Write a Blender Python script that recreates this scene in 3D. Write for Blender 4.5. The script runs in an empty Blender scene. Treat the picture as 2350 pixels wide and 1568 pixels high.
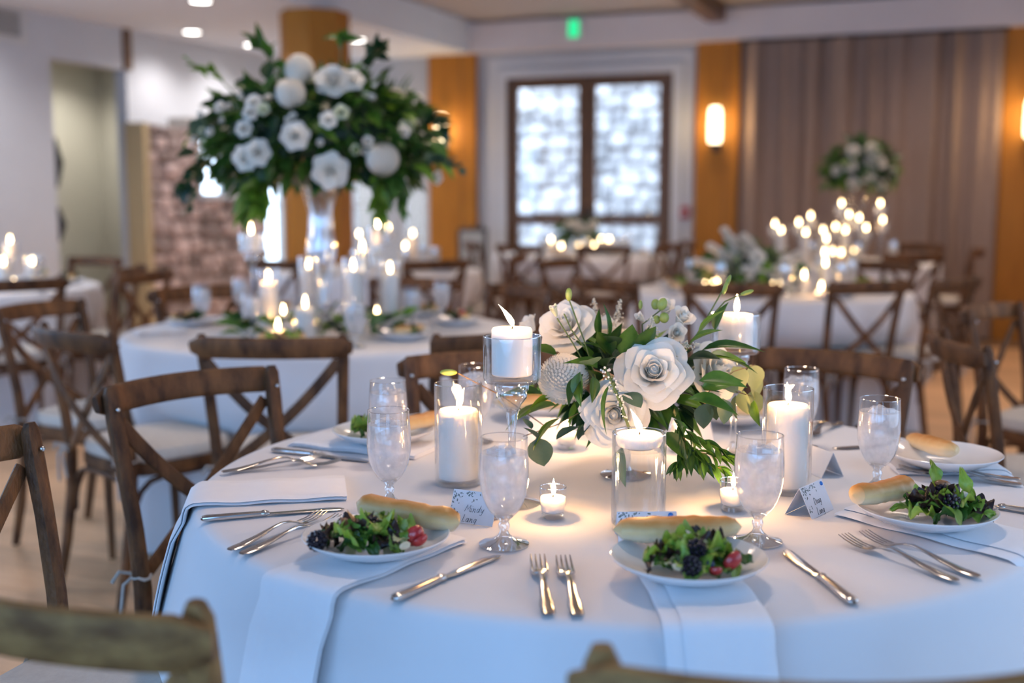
import bpy, math, random
from mathutils import Vector, Matrix, noise
PI = math.pi
scn = bpy.context.scene
COL = scn.collection

# ------------------------------------------------------------------ camera, world, large lights, exposure
cam_d = bpy.data.cameras.new('camera'); cam = bpy.data.objects.new('camera', cam_d); COL.objects.link(cam)
cam.location = (0, 0, 1.285)
cam.rotation_euler = (PI/2 - math.atan(335/2611), 0, 0)
cam_d.lens = 40.0; cam_d.sensor_width = 36.0; cam_d.clip_start = 0.05; cam_d.clip_end = 100
cam_d.dof.use_dof = True; cam_d.dof.focus_distance = 1.88; cam_d.dof.aperture_fstop = 1.9
scn.camera = cam

world = bpy.data.worlds.new('world'); scn.world = world; world.use_nodes = True
bg = world.node_tree.nodes['Background']
bg.inputs[0].default_value = (0.76, 0.87, 1.0, 1); bg.inputs[1].default_value = 6.6

ROOM_A = math.radians(21.5)
P0 = Vector((0.769, 11.586, 0.0))
def room(t, u, z=0.0):
    c, s = math.cos(ROOM_A), math.sin(ROOM_A)
    return Vector((P0.x + t*c + u*s, P0.y - t*s + u*c, z))

def area_light(name, loc, rot, sx, sy, power, color):
    d = bpy.data.lights.new(name, 'AREA'); d.shape = 'RECTANGLE'; d.size = sx; d.size_y = sy
    d.energy = power; d.color = color
    o = bpy.data.objects.new(name, d); COL.objects.link(o); o.location = loc; o.rotation_euler = rot
    return o
# daylight coming in through the wide windows of the wall behind the camera and of the side wall
area_light('daylight_rear_window', room(2.0, -13.8, 1.45), (PI/2, 0, -ROOM_A), 7.0, 2.2, 225, (0.26, 0.54, 1.0))
area_light('daylight_side_window', room(5.8, -8.0, 1.5), (PI/2, 0, -ROOM_A + PI/2), 5.0, 2.0, 60, (0.50, 0.70, 1.0))

area_light('added_aisle_fill', room(-3.33, -8.2, 1.5), (PI/2, 0, -ROOM_A - PI/2), 4.0, 1.7, 85, (0.42, 0.64, 1.0))  # fill light added in front of the solid aisle wall, brightens the cloths

vs = scn.view_settings
vs.view_transform = 'Standard'; vs.look = 'None'; vs.exposure = 0.0; vs.gamma = 1.0; vs.use_curve_mapping = False
try:
    cy = scn.cycles
    cy.use_denoising = True
    cy.max_bounces = 5; cy.diffuse_bounces = 3; cy.glossy_bounces = 3; cy.transmission_bounces = 5
    cy.transparent_max_bounces = 20
    cy.use_adaptive_sampling = True; cy.adaptive_threshold = 0.11; cy.adaptive_min_samples = 16
    cy.caustics_reflective = False; cy.caustics_refractive = False
    cy.sample_clamp_indirect = 3.0
    cy.use_light_tree = True
except Exception:
    pass

# ------------------------------------------------------------------ materials
def new_mat(name):
    m = bpy.data.materials.new(name); m.use_nodes = True
    nt = m.node_tree; nt.nodes.clear()
    out = nt.nodes.new('ShaderNodeOutputMaterial')
    return m, nt, out
def N(nt, kind, **kw):
    n = nt.nodes.new(kind)
    for k, v in kw.items():
        if k.startswith('_'): setattr(n, k[1:], v)
        else: n.inputs[k.replace('__', ' ')].default_value = v
    return n
def rgb(c): return (c[0], c[1], c[2], 1.0)
def principled(name, c1, c2=None, scale=8.0, stretch=(1, 1, 1), rough=0.5, metal=0.0, bump=0.0, bscale=60.0, sss=0.0, rnd=0.0, coat=0.0, detail=4.0, spec=0.5):
    m, nt, out = new_mat(name); L = nt.links
    p = nt.nodes.new('ShaderNodeBsdfPrincipled')
    p.inputs['Roughness'].default_value = rough; p.inputs['Metallic'].default_value = metal
    p.inputs['Base Color'].default_value = rgb(c1); p.inputs['Specular IOR Level'].default_value = spec
    if coat: p.inputs['Coat Weight'].default_value = coat
    tc = nt.nodes.new('ShaderNodeTexCoord'); mp = nt.nodes.new('ShaderNodeMapping')
    mp.inputs['Scale'].default_value = stretch
    L.new(tc.outputs['Object'], mp.inputs['Vector'])
    col = None
    if c2 is not None:
        nz = N(nt, 'ShaderNodeTexNoise', Scale=scale, Detail=detail, Roughness=0.6)
        L.new(mp.outputs[0], nz.inputs['Vector'])
        rp = nt.nodes.new('ShaderNodeValToRGB')
        rp.color_ramp.elements[0].position = 0.35; rp.color_ramp.elements[1].position = 0.68
        rp.color_ramp.elements[0].color = rgb(c1); rp.color_ramp.elements[1].color = rgb(c2)
        L.new(nz.outputs['Fac'], rp.inputs[0]); col = rp.outputs[0]
    if rnd:
        oi = nt.nodes.new('ShaderNodeObjectInfo'); hs = nt.nodes.new('ShaderNodeHueSaturation')
        mr = N(nt, 'ShaderNodeMapRange', To__Min=1 - rnd, To__Max=1 + rnd)
        L.new(oi.outputs['Random'], mr.inputs['Value']); L.new(mr.outputs[0], hs.inputs['Value'])
        if col is not None: L.new(col, hs.inputs['Color'])
        else: hs.inputs['Color'].default_value = rgb(c1)
        col = hs.outputs[0]
    if col is not None: L.new(col, p.inputs['Base Color'])
    if sss:
        p.inputs['Subsurface Weight'].default_value = 1.0
        p.inputs['Subsurface Radius'].default_value = (1.0, 1.0, 1.0)
        p.inputs['Subsurface Scale'].default_value = sss
    if bump:
        nb = N(nt, 'ShaderNodeTexNoise', Scale=bscale, Detail=3.0)
        L.new(mp.outputs[0], nb.inputs['Vector'])
        b = N(nt, 'ShaderNodeBump', Strength=bump, Distance=0.01)
        L.new(nb.outputs['Fac'], b.inputs['Height']); L.new(b.outputs[0], p.inputs['Normal'])
    L.new(p.outputs[0], out.inputs[0])
    return m
def leafy(name, c1, c2, rnd=0.35, trans=0.3, rough=0.35):
    m = principled(name, c1, c2, scale=18, rough=rough, rnd=rnd)
    nt = m.node_tree; L = nt.links; out = nt.nodes['Material Output']
    p = nt.nodes['Principled BSDF']; tr = nt.nodes.new('ShaderNodeBsdfTranslucent')
    src = p.inputs['Base Color'].links[0].from_socket; L.new(src, tr.inputs['Color'])
    mx = nt.nodes.new('ShaderNodeMixShader'); mx.inputs[0].default_value = trans
    L.new(p.outputs[0], mx.inputs[1]); L.new(tr.outputs[0], mx.inputs[2]); L.new(mx.outputs[0], out.inputs[0])
    return m
def emis(name, color, strength, sampling='NONE'):
    m, nt, out = new_mat(name)
    e = N(nt, 'ShaderNodeEmission', Color=rgb(color), Strength=strength)
    nt.links.new(e.outputs[0], out.inputs[0])
    m.cycles.emission_sampling = sampling
    return m
def thin_glass(name, tint=(0.985, 0.985, 0.985), lo=0.03, hi=0.75, rough=0.01, power=3.0):
    m, nt, out = new_mat(name); L = nt.links
    t = N(nt, 'ShaderNodeBsdfTransparent', Color=rgb(tint))
    g = N(nt, 'ShaderNodeBsdfGlossy', Color=(1, 1, 1, 1), Roughness=rough)
    lw = N(nt, 'ShaderNodeLayerWeight', Blend=0.5)
    pw = nt.nodes.new('ShaderNodeMath'); pw.operation = 'POWER'; pw.inputs[1].default_value = power
    mr = N(nt, 'ShaderNodeMapRange', To__Min=lo, To__Max=hi)
    L.new(lw.outputs['Facing'], pw.inputs[0]); L.new(pw.outputs[0], mr.inputs['Value'])
    mx = nt.nodes.new('ShaderNodeMixShader')
    L.new(mr.outputs[0], mx.inputs[0]); L.new(t.outputs[0], mx.inputs[1]); L.new(g.outputs[0], mx.inputs[2])
    L.new(mx.outputs[0], out.inputs[0])
    return m
def solid_glass(name, rough=0.0, ior=1.48, color=(1, 1, 1)):
    m, nt, out = new_mat(name)
    g = N(nt, 'ShaderNodeBsdfGlass', Color=rgb(color), Roughness=rough, IOR=ior)
    nt.links.new(g.outputs[0], out.inputs[0]); return m
def frosty(name, amt=0.5, clear=0.3):
    # iced water behind a fogged bowl: part see-through, part scattering
    m, nt, out = new_mat(name); L = nt.links
    tc = nt.nodes.new('ShaderNodeTexCoord')
    nz = N(nt, 'ShaderNodeTexNoise', Scale=38.0, Detail=5.0); L.new(tc.outputs['Object'], nz.inputs['Vector'])
    vo = N(nt, 'ShaderNodeTexVoronoi', Scale=45.0); vo.feature = 'F1'; L.new(tc.outputs['Object'], vo.inputs['Vector'])
    bp = N(nt, 'ShaderNodeBump', Strength=0.6, Distance=0.004); L.new(vo.outputs['Distance'], bp.inputs['Height'])
    tr = N(nt, 'ShaderNodeBsdfTransparent', Color=(0.93, 0.95, 0.97, 1))
    df = N(nt, 'ShaderNodeBsdfDiffuse', Color=(0.92, 0.93, 0.96, 1)); L.new(bp.outputs[0], df.inputs['Normal'])
    tl = N(nt, 'ShaderNodeBsdfTranslucent', Color=(0.96, 0.96, 0.97, 1)); L.new(bp.outputs[0], tl.inputs['Normal'])
    gl = N(nt, 'ShaderNodeBsdfGlossy', Color=(1, 1, 1, 1), Roughness=0.18); L.new(bp.outputs[0], gl.inputs['Normal'])
    m1 = N(nt, 'ShaderNodeMixShader', Fac=0.6); L.new(df.outputs[0], m1.inputs[1]); L.new(tl.outputs[0], m1.inputs[2])
    m2 = N(nt, 'ShaderNodeMixShader', Fac=0.14); L.new(m1.outputs[0], m2.inputs[1]); L.new(gl.outputs[0], m2.inputs[2])
    mr = N(nt, 'ShaderNodeMapRange', To__Min=clear, To__Max=clear + amt); mr.inputs['From Min'].default_value = 0.3; mr.inputs['From Max'].default_value = 0.7
    L.new(nz.outputs['Fac'], mr.inputs['Value'])
    m3 = nt.nodes.new('ShaderNodeMixShader'); L.new(mr.outputs[0], m3.inputs[0]); L.new(tr.outputs[0], m3.inputs[1]); L.new(m2.outputs[0], m3.inputs[2])
    L.new(m3.outputs[0], out.inputs[0]); return m

M = {}
M['white_wall'] = principled('white_wall', (0.63, 0.65, 0.69), (0.60, 0.62, 0.66), scale=3, rough=0.8)
M['hall_wall'] = principled('hall_wall', (0.66, 0.63, 0.54), (0.62, 0.60, 0.52), scale=2, rough=0.85)
M['taupe_wall'] = principled('taupe_wall', (0.46, 0.485, 0.52), (0.44, 0.46, 0.50), scale=3, rough=0.8)
M['beam_paint'] = principled('beam_paint', (0.78, 0.71, 0.69), (0.75, 0.68, 0.66), scale=3, rough=0.8)
M['ceiling'] = principled('ceiling_paint', (0.82, 0.86, 0.93), (0.80, 0.84, 0.91), scale=3, rough=0.85)
M['ceiling_dark'] = principled('ceiling_taupe', (0.48, 0.44, 0.43), (0.45, 0.41, 0.40), scale=3, rough=0.85)
M['honey_wood'] = principled('honey_wood', (0.46, 0.19, 0.028), (0.37, 0.145, 0.020), scale=6, stretch=(6, 6, 0.5), rough=0.5, bump=0.05, spec=0.2)
M['dark_wood'] = principled('dark_wood', (0.10, 0.046, 0.018), (0.16, 0.078, 0.030), scale=7, stretch=(6, 6, 0.6), rough=0.4)
M['chair_wood'] = principled('chair_wood', (0.050, 0.020, 0.008), (0.200, 0.086, 0.030), scale=9, stretch=(3, 3, 1.0), rough=0.55, bump=0.35, bscale=70, rnd=0.28, detail=7, spec=0.3)
M['chair_wood_grey'] = principled('weathered_chair_wood', (0.15, 0.066, 0.020), (0.40, 0.215, 0.070), scale=10, stretch=(1.4, 4, 4), rough=0.6, bump=0.4, bscale=70, rnd=0.15, detail=7, spec=0.3)
M['floor_wood'] = principled('floor_wood', (0.74, 0.45, 0.245), (0.62, 0.36, 0.185), scale=3, stretch=(0.7, 12, 1), rough=0.42, rnd=0.16)
M['plank_gap'] = principled('subfloor', (0.20, 0.115, 0.06), (0.24, 0.14, 0.08), scale=3, stretch=(0.7, 10, 1), rough=0.6)
M['curtain'] = principled('curtain_fabric', (0.33, 0.235, 0.19), (0.28, 0.20, 0.16), scale=30, stretch=(4, 4, 0.3), rough=0.9)
M['iron'] = principled('dark_iron', (0.02, 0.02, 0.022), (0.035, 0.033, 0.033), rough=0.45)
M['linen'] = principled('table_linen', (0.80, 0.79, 0.80), (0.77, 0.765, 0.785), scale=5, rough=0.85, bump=0.06, bscale=14)
M['napkin'] = principled('napkin_linen', (0.90, 0.90, 0.92), (0.88, 0.88, 0.91), scale=40, rough=0.85, bump=0.05, bscale=300)
M['cushion'] = principled('cushion_fabric', (0.62, 0.57, 0.50), (0.56, 0.51, 0.45), scale=60, rough=0.95, bump=0.1, bscale=200)
M['tie'] = principled('tie_fabric', (0.50, 0.46, 0.41), (0.42, 0.38, 0.34), scale=60, rough=0.95)
M['steel'] = principled('polished_steel', (0.62, 0.60, 0.58), None, rough=0.16, metal=1.0)
M['china'] = principled('white_china', (0.86, 0.86, 0.86), (0.84, 0.84, 0.85), rough=0.16, coat=0.3)
M['wax'] = principled('ivory_wax', (0.90, 0.86, 0.80), (0.88, 0.84, 0.78), rough=0.4, sss=0.016)
M['wick'] = principled('burnt_wick', (0.02, 0.016, 0.014), (0.05, 0.04, 0.03), rough=0.9)
M['flame'] = emis('flame', (1.0, 0.70, 0.36), 34.0)
M['flame_base'] = emis('flame_base', (0.25, 0.4, 1.0), 3.0)
M['glass'] = thin_glass('clear_glass', lo=0.035, hi=0.92, power=2.4)
M['stem_glass'] = thin_glass('stem_glass', tint=(0.95, 0.955, 0.96), lo=0.16, hi=0.95, power=1.3)
M['glass_rim'] = thin_glass('glass_rim', lo=0.28, hi=0.95, power=1.2)
M['solid_glass'] = thin_glass('thick_glass', tint=(0.97, 0.975, 0.98), lo=0.10, hi=0.70, power=2.0)
M['pane'] = thin_glass('window_pane', tint=(0.93, 0.97, 1.0), lo=0.04, hi=0.5)
M['ice_water'] = frosty('iced_water', 0.34, 0.36)
M['ice'] = frosty('ice', 0.3, 0.22)
M['vase_water'] = thin_glass('vase_water', tint=(0.96, 0.975, 0.98), lo=0.03, hi=0.35)
M['paper'] = principled('card_paper', (0.80, 0.80, 0.83), (0.78, 0.78, 0.81), scale=80, rough=0.8)
M['ink'] = principled('black_ink', (0.03, 0.03, 0.035), rough=0.7)
M['print_green'] = principled('printed_leaf_ink', (0.12, 0.15, 0.14), (0.32, 0.36, 0.36), scale=180, rough=0.8)
M['gem'] = principled('blue_gem', (0.01, 0.12, 0.50), (0.02, 0.22, 0.70), scale=300, rough=0.1, coat=0.6)
M['petal'] = leafy('white_petal', (0.95, 0.90, 0.80), (0.96, 0.92, 0.85), rnd=0.03, trans=0.42, rough=0.55)
M['petal_green'] = leafy('pale_green_petal', (0.68, 0.72, 0.50), (0.78, 0.80, 0.62), rnd=0.06, trans=0.35, rough=0.55)
M['cream'] = principled('cream_plume', (0.74, 0.62, 0.44), (0.80, 0.70, 0.54), scale=60, rough=0.9)
M['bud_green'] = leafy('bud_green', (0.28, 0.38, 0.07), (0.40, 0.48, 0.13), rnd=0.1, trans=0.2)
M['leaf'] = leafy('ruscus_leaf', (0.034, 0.105, 0.016), (0.090, 0.205, 0.032), rnd=0.35)
M['leaf_dark'] = leafy('dark_leaf', (0.010, 0.036, 0.012), (0.022, 0.062, 0.020), rnd=0.3, trans=0.15)
M['leaf_lime'] = leafy('lime_leaf', (0.10, 0.22, 0.02), (0.20, 0.34, 0.035), rnd=0.25)
M['euc'] = leafy('eucalyptus_leaf', (0.065, 0.125, 0.075), (0.11, 0.17, 0.105), rnd=0.25, rough=0.5)
M['euc_pale'] = leafy('pale_eucalyptus_leaf', (0.22, 0.28, 0.13), (0.32, 0.34, 0.17), rnd=0.15, rough=0.5, trans=0.4)
M['stem'] = principled('flower_stem', (0.075, 0.13, 0.03), (0.12, 0.15, 0.05), scale=30, rough=0.6)
M['twig'] = principled('thin_twig', (0.12, 0.07, 0.035), (0.18, 0.12, 0.05), scale=30, rough=0.7)
M['lettuce'] = leafy('green_lettuce', (0.17, 0.34, 0.03), (0.40, 0.54, 0.11), rnd=0.25, trans=0.3)
M['lettuce_dark'] = leafy('dark_green_leaf', (0.025, 0.085, 0.015), (0.07, 0.17, 0.02), rnd=0.2, trans=0.2)
M['lettuce_red'] = leafy('red_leaf_lettuce', (0.025, 0.010, 0.012), (0.065, 0.035, 0.018), rnd=0.25, trans=0.15)
M['lettuce_pale'] = leafy('pale_lettuce_rib', (0.52, 0.56, 0.26), (0.66, 0.68, 0.42), rnd=0.1, trans=0.3)
M['berry'] = principled('blackberry', (0.008, 0.006, 0.012), (0.02, 0.012, 0.022), scale=200, rough=0.25)
M['blueberry'] = principled('blueberry', (0.02, 0.03, 0.07), (0.035, 0.05, 0.10), scale=90, rough=0.45)
M['strawberry'] = principled('strawberry', (0.42, 0.014, 0.018), (0.55, 0.06, 0.05), scale=120, rough=0.25, coat=0.4)
M['feta'] = principled('feta', (0.82, 0.80, 0.74), (0.78, 0.75, 0.68), scale=120, rough=0.8, bump=0.3, bscale=300)
M['almond'] = principled('almond', (0.66, 0.52, 0.32), (0.72, 0.60, 0.42), scale=120, rough=0.6)
M['pecan'] = principled('candied_pecan', (0.25, 0.10, 0.04), (0.36, 0.16, 0.07), scale=150, rough=0.3)
M['stone'] = principled('field_stone', (0.30, 0.19, 0.155), (0.64, 0.53, 0.51), scale=7, rough=0.85, bump=0.5, bscale=20, rnd=0.5)
M['stone_out'] = principled('pale_outdoor_stone', (0.36, 0.34, 0.36), (0.60, 0.58, 0.58), scale=6, rough=0.9, bump=0.4, bscale=14, rnd=0.4)
M['mortar'] = principled('mortar', (0.22, 0.18, 0.16), (0.28, 0.24, 0.21), scale=30, rough=0.95)
M['paving'] = principled('outdoor_paving', (0.40, 0.40, 0.42), (0.48, 0.48, 0.50), scale=4, rough=0.9)
M['tan_board'] = principled('tan_board', (0.56, 0.43, 0.24), (0.50, 0.38, 0.21), scale=5, stretch=(6, 6, 0.5), rough=0.6)
M['grey_beam'] = principled('grey_lintel', (0.36, 0.33, 0.30), (0.30, 0.27, 0.25), scale=8, rough=0.8)
M['sconce_glass'] = emis('sconce_glass', (1.0, 0.80, 0.50), 6.5)
M['can_light'] = emis('downlight', (1.0, 0.95, 0.90), 14.0)
M['exit_green'] = emis('exit_green', (0.03, 0.75, 0.30), 1.3)
M['red_plastic'] = principled('red_plastic', (0.35, 0.02, 0.03), rough=0.4)
M['vent_white'] = principled('vent_white', (0.66, 0.66, 0.65), rough=0.5)
M['board_grey'] = principled('grey_board', (0.42, 0.44, 0.44), (0.36, 0.38, 0.38), scale=6, rough=0.5)

def bread_mat():
    m, nt, out = new_mat('bread_crust'); L = nt.links
    p = nt.nodes.new('ShaderNodeBsdfPrincipled'); p.inputs['Roughness'].default_value = 0.42
    tc = nt.nodes.new('ShaderNodeTexCoord'); sp = nt.nodes.new('ShaderNodeSeparateXYZ'); L.new(tc.outputs['Object'], sp.inputs[0])
    nz = N(nt, 'ShaderNodeTexNoise', Scale=45.0, Detail=5.0); L.new(tc.outputs['Object'], nz.inputs['Vector'])
    ma = nt.nodes.new('ShaderNodeMath'); ma.operation = 'MULTIPLY_ADD'; ma.inputs[1].default_value = 0.010
    L.new(nz.outputs['Fac'], ma.inputs[0]); L.new(sp.outputs['Z'], ma.inputs[2])
    mr = N(nt, 'ShaderNodeMapRange'); mr.inputs['From Min'].default_value = 0.012; mr.inputs['From Max'].default_value = 0.036
    L.new(ma.outputs[0], mr.inputs['Value'])
    rp = nt.nodes.new('ShaderNodeValToRGB'); e = rp.color_ramp.elements
    e[0].color = (0.84, 0.69, 0.46, 1); e[1].color = (0.56, 0.235, 0.05, 1)
    x = e.new(0.45); x.color = (0.82, 0.57, 0.26, 1)
    L.new(mr.outputs[0], rp.inputs[0]); L.new(rp.outputs[0], p.inputs['Base Color'])
    b = N(nt, 'ShaderNodeBump', Strength=0.25, Distance=0.004); L.new(nz.outputs['Fac'], b.inputs['Height']); L.new(b.outputs[0], p.inputs['Normal'])
    L.new(p.outputs[0], out.inputs[0]); return m
M['bread'] = bread_mat()

# ------------------------------------------------------------------ mesh helpers
class MB:
    def __init__(s): s.v = []; s.f = []
    def add(s, vs, fs):
        o = len(s.v); s.v += [tuple(p) for p in vs]; s.f += [tuple(i + o for i in f) for f in fs]; return s
    def box(s, x0, x1, y0, y1, z0, z1):
        return s.add([(x, y, z) for z in (z0, z1) for y in (y0, y1) for x in (x0, x1)],
                     [(0, 2, 3, 1), (4, 5, 7, 6), (0, 1, 5, 4), (2, 6, 7, 3), (0, 4, 6, 2), (1, 3, 7, 5)])
    def bbox(s, x0, x1, y0, y1, z0, z1, b):
        # box with chamfered edges
        vs = []; X = (x0, x1); Y = (y0, y1); Z = (z0, z1); idx = {}
        for i in (0, 1):
            for j in (0, 1):
                for k in (0, 1):
                    sx, sy, sz = 1 - 2*i, 1 - 2*j, 1 - 2*k
                    for a in range(3):
                        p = [X[i], Y[j], Z[k]]
                        for q, sg in enumerate((sx, sy, sz)):
                            if q != a: p[q] += sg*b
                        idx[(i, j, k, a)] = len(vs); vs.append(tuple(p))
        I = idx; fs = []
        # face vertex with axis a lies on the outer face of axis a
        for a in range(3):
            for e in (0, 1):
                o = [q for q in range(3) if q != a]
                def key(m, n):
                    t = [0, 0, 0]; t[a] = e; t[o[0]] = m; t[o[1]] = n; return (t[0], t[1], t[2], a)
                fs.append(tuple(I[key(m, n)] for m, n in ((0, 0), (1, 0), (1, 1), (0, 1))))
        for a in range(3):
            b1, b2 = [q for q in range(3) if q != a]
            for m in (0, 1):
                for n in (0, 1):
                    def key(e, ax):
                        t = [0, 0, 0]; t[a] = e; t[b1] = m; t[b2] = n; return (t[0], t[1], t[2], ax)
                    fs.append((I[key(0, b1)], I[key(1, b1)], I[key(1, b2)], I[key(0, b2)]))
        for i in (0, 1):
            for j in (0, 1):
                for k in (0, 1): fs.append((I[(i, j, k, 0)], I[(i, j, k, 1)], I[(i, j, k, 2)]))
        return s.add(vs, fs)
    def sweep(s, path, rx, rz, seg=8, up=(0, 0, 1), power=2.0, caps=True):
        path = [Vector(p) for p in path]; n = len(path); vs = []; upv = Vector(up)
        if not hasattr(rx, '__len__'): rx = [rx]*n
        if not hasattr(rz, '__len__'): rz = [rz]*n
        for i, p in enumerate(path):
            t = (path[min(i + 1, n - 1)] - path[max(i - 1, 0)]).normalized()
            sd = t.cross(upv)
            sd = sd.normalized() if sd.length > 1e-6 else Vector((1, 0, 0))
            nn = sd.cross(t).normalized()
            for k in range(seg):
                a = 2*PI*k/seg; c, si = math.cos(a), math.sin(a)
                c = math.copysign(abs(c)**(2/power), c); si = math.copysign(abs(si)**(2/power), si)
                vs.append(p + sd*(rx[i]*c) + nn*(rz[i]*si))
        fs = [(i*seg + k, i*seg + (k + 1) % seg, (i + 1)*seg + (k + 1) % seg, (i + 1)*seg + k) for i in range(n - 1) for k in range(seg)]
        if caps: fs += [tuple(range(seg - 1, -1, -1)), tuple((n - 1)*seg + k for k in range(seg))]
        return s.add(vs, fs)
    def tube(s, path, r, seg=6, caps=True):
        path = [Vector(p) for p in path]
        d = (path[-1] - path[0]); up = (0, 0, 1) if abs(d.z) < 0.8*d.length else (0, 1, 0)
        return s.sweep(path, r, r, seg, up, 2.0, caps)
    def lathe(s, prof, seg=32, cap=True, cx=0, cy=0):
        n = len(prof); vs = []
        for r, z in prof:
            for k in range(seg):
                a = 2*PI*k/seg; vs.append((cx + r*math.cos(a), cy + r*math.sin(a), z))
        fs = [(i*seg + k, i*seg + (k + 1) % seg, (i + 1)*seg + (k + 1) % seg, (i + 1)*seg + k) for i in range(n - 1) for k in range(seg)]
        if cap:
            if prof[0][0] > 1e-5: fs.append(tuple(range(seg - 1, -1, -1)))
            if prof[-1][0] > 1e-5: fs.append(tuple((n - 1)*seg + k for k in range(seg)))
        return s.add(vs, fs)
    def grid(s, fn, nu, nv, close_u=False):
        vs = [fn(i/nu, j/nv) for j in range(nv + 1) for i in range(nu + (0 if close_u else 1))]
        w = nu + (0 if close_u else 1)
        fs = [(j*w + i, j*w + (i + 1) % w, (j + 1)*w + (i + 1) % w, (j + 1)*w + i) for j in range(nv) for i in range(nu)]
        return s.add(vs, fs)
    def ball(s, c, r, seg=8, rings=5):
        rx, ry, rz = (r, r, r) if not hasattr(r, '__len__') else r
        vs = [(c[0], c[1], c[2] - rz)]
        for j in range(1, rings):
            a = -PI/2 + PI*j/rings
            for k in range(seg):
                b = 2*PI*k/seg; vs.append((c[0] + rx*math.cos(a)*math.cos(b), c[1] + ry*math.cos(a)*math.sin(b), c[2] + rz*math.sin(a)))
        vs.append((c[0], c[1], c[2] + rz)); fs = []
        for k in range(seg): fs.append((0, 1 + (k + 1) % seg, 1 + k))
        for j in range(rings - 2):
            for k in range(seg):
                a = 1 + j*seg; fs.append((a + k, a + (k + 1) % seg, a + seg + (k + 1) % seg, a + seg + k))
        t = len(vs) - 1; a = 1 + (rings - 2)*seg
        for k in range(seg): fs.append((a + k, a + (k + 1) % seg, t))
        return s.add(vs, fs)
    def xf(s, mat, start=0):
        for i in range(start, len(s.v)): s.v[i] = tuple(mat @ Vector(s.v[i]))
        return s
    def mesh(s, name, mat, smooth=True, sharp=True):
        me = bpy.data.meshes.new(name); me.from_pydata(s.v, [], s.f); me.update()
        if mat: me.materials.append(M[mat] if isinstance(mat, str) else mat)
        if smooth:
            me.polygons.foreach_set('use_smooth', [True]*len(me.polygons))
            try:
                if sharp: me.set_sharp_from_angle(angle=math.radians(38))
            except Exception: pass
        return me
    def obj(s, name, mat, parent=None, loc=(0, 0, 0), rot=(0, 0, 0), smooth=True):
        return link(name, s.mesh(name, mat, smooth), parent, loc, rot)
def link(name, me, parent=None, loc=(0, 0, 0), rot=(0, 0, 0), scale=None):
    o = bpy.data.objects.new(name, me); COL.objects.link(o)
    o.location = loc; o.rotation_euler = rot
    if scale is not None: o.scale = scale if hasattr(scale, '__len__') else (scale,)*3
    if parent: o.parent = parent
    return o
def tag(o, label, cat, group=None, kind=None):
    o['label'] = label; o['category'] = cat
    if group: o['group'] = group
    if kind: o['kind'] = kind
    return o
def thing(name, label, cat, loc=(0, 0, 0), rotz=0.0, group=None):
    o = bpy.data.objects.new(name, None); COL.objects.link(o); o.empty_display_size = 0.05
    o.location = loc; o.rotation_euler = (0, 0, rotz)
    return tag(o, label, cat, group)
def struct(name, mb, mat, smooth=False):
    o = mb.obj(name, mat, None, P0, (0, 0, -ROOM_A), smooth); o['kind'] = 'structure'; return o
def dup(root, loc=None, rotz=None, label=None, group=None, parent=None, scale=None):
    r = root.copy(); COL.objects.link(r)
    if parent is not None: r.parent = parent
    if loc is not None: r.location = loc
    if rotz is not None: r.rotation_euler = (0, 0, rotz)
    if scale is not None: r.scale = (scale,)*3
    if label: r['label'] = label
    if group: r['group'] = group
    for ch in list(root.children): dup(ch, parent=r)
    return r
def aim(o, d, roll=0.0):
    # turn local +y towards d, local +z as far up as it goes, then roll about d
    d = Vector(d).normalized(); up = Vector((0, 0, 1))
    if abs(d.dot(up)) > 0.97: up = Vector((0, -1, 0.01)).normalized()
    x = d.cross(up).normalized(); z = x.cross(d)
    o.rotation_euler = (Matrix((x, d, z)).transposed() @ Matrix.Rotation(roll, 3, 'Y')).to_euler()
    return o
def aim_z(o, d, roll=0.0):
    q = Vector((0, 0, 1)).rotation_difference(Vector(d).normalized())
    o.rotation_euler = (q.to_matrix() @ Matrix.Rotation(roll, 3, 'Z')).to_euler(); return o
TZ = 0.76
rng = random.Random(7)

# ------------------------------------------------------------------ the room
TL, TR, UR = -3.37, 6.0, -14.0           # side walls and rear wall, in room coordinates (t across, u deep)
CA, CM = 2.73, 3.05                      # ceiling heights: aisle, main room
floor = struct('floor', MB().box(TL - 1.4, TR, UR, 0.12, -0.10, -0.004), 'plank_gap')
plank_meshes = {}
def plank(t0, t1, u0, u1):
    ln = round(t1 - t0, 2)
    if ln not in plank_meshes:
        plank_meshes[ln] = MB().box(0, ln, 0, u1 - u0, -0.0035, 0.0).mesh('plank', 'floor_wood', False)
    o = link('plank', plank_meshes[ln], floor, (t0, u0, 0)); return o
row = 0; u = -10.4
while u < -0.6:
    t = TL + 0.05 - (0.0, 0.9, 1.7)[row % 3]
    while t < TR - 0.4:
        a, b = max(t, TL + 0.02), min(t + 2.6, TR - 0.02)
        if b - a > 0.1: plank(a, b - 0.003, u, u + 0.172)
        t += 2.6
    u += 0.175; row += 1

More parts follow.
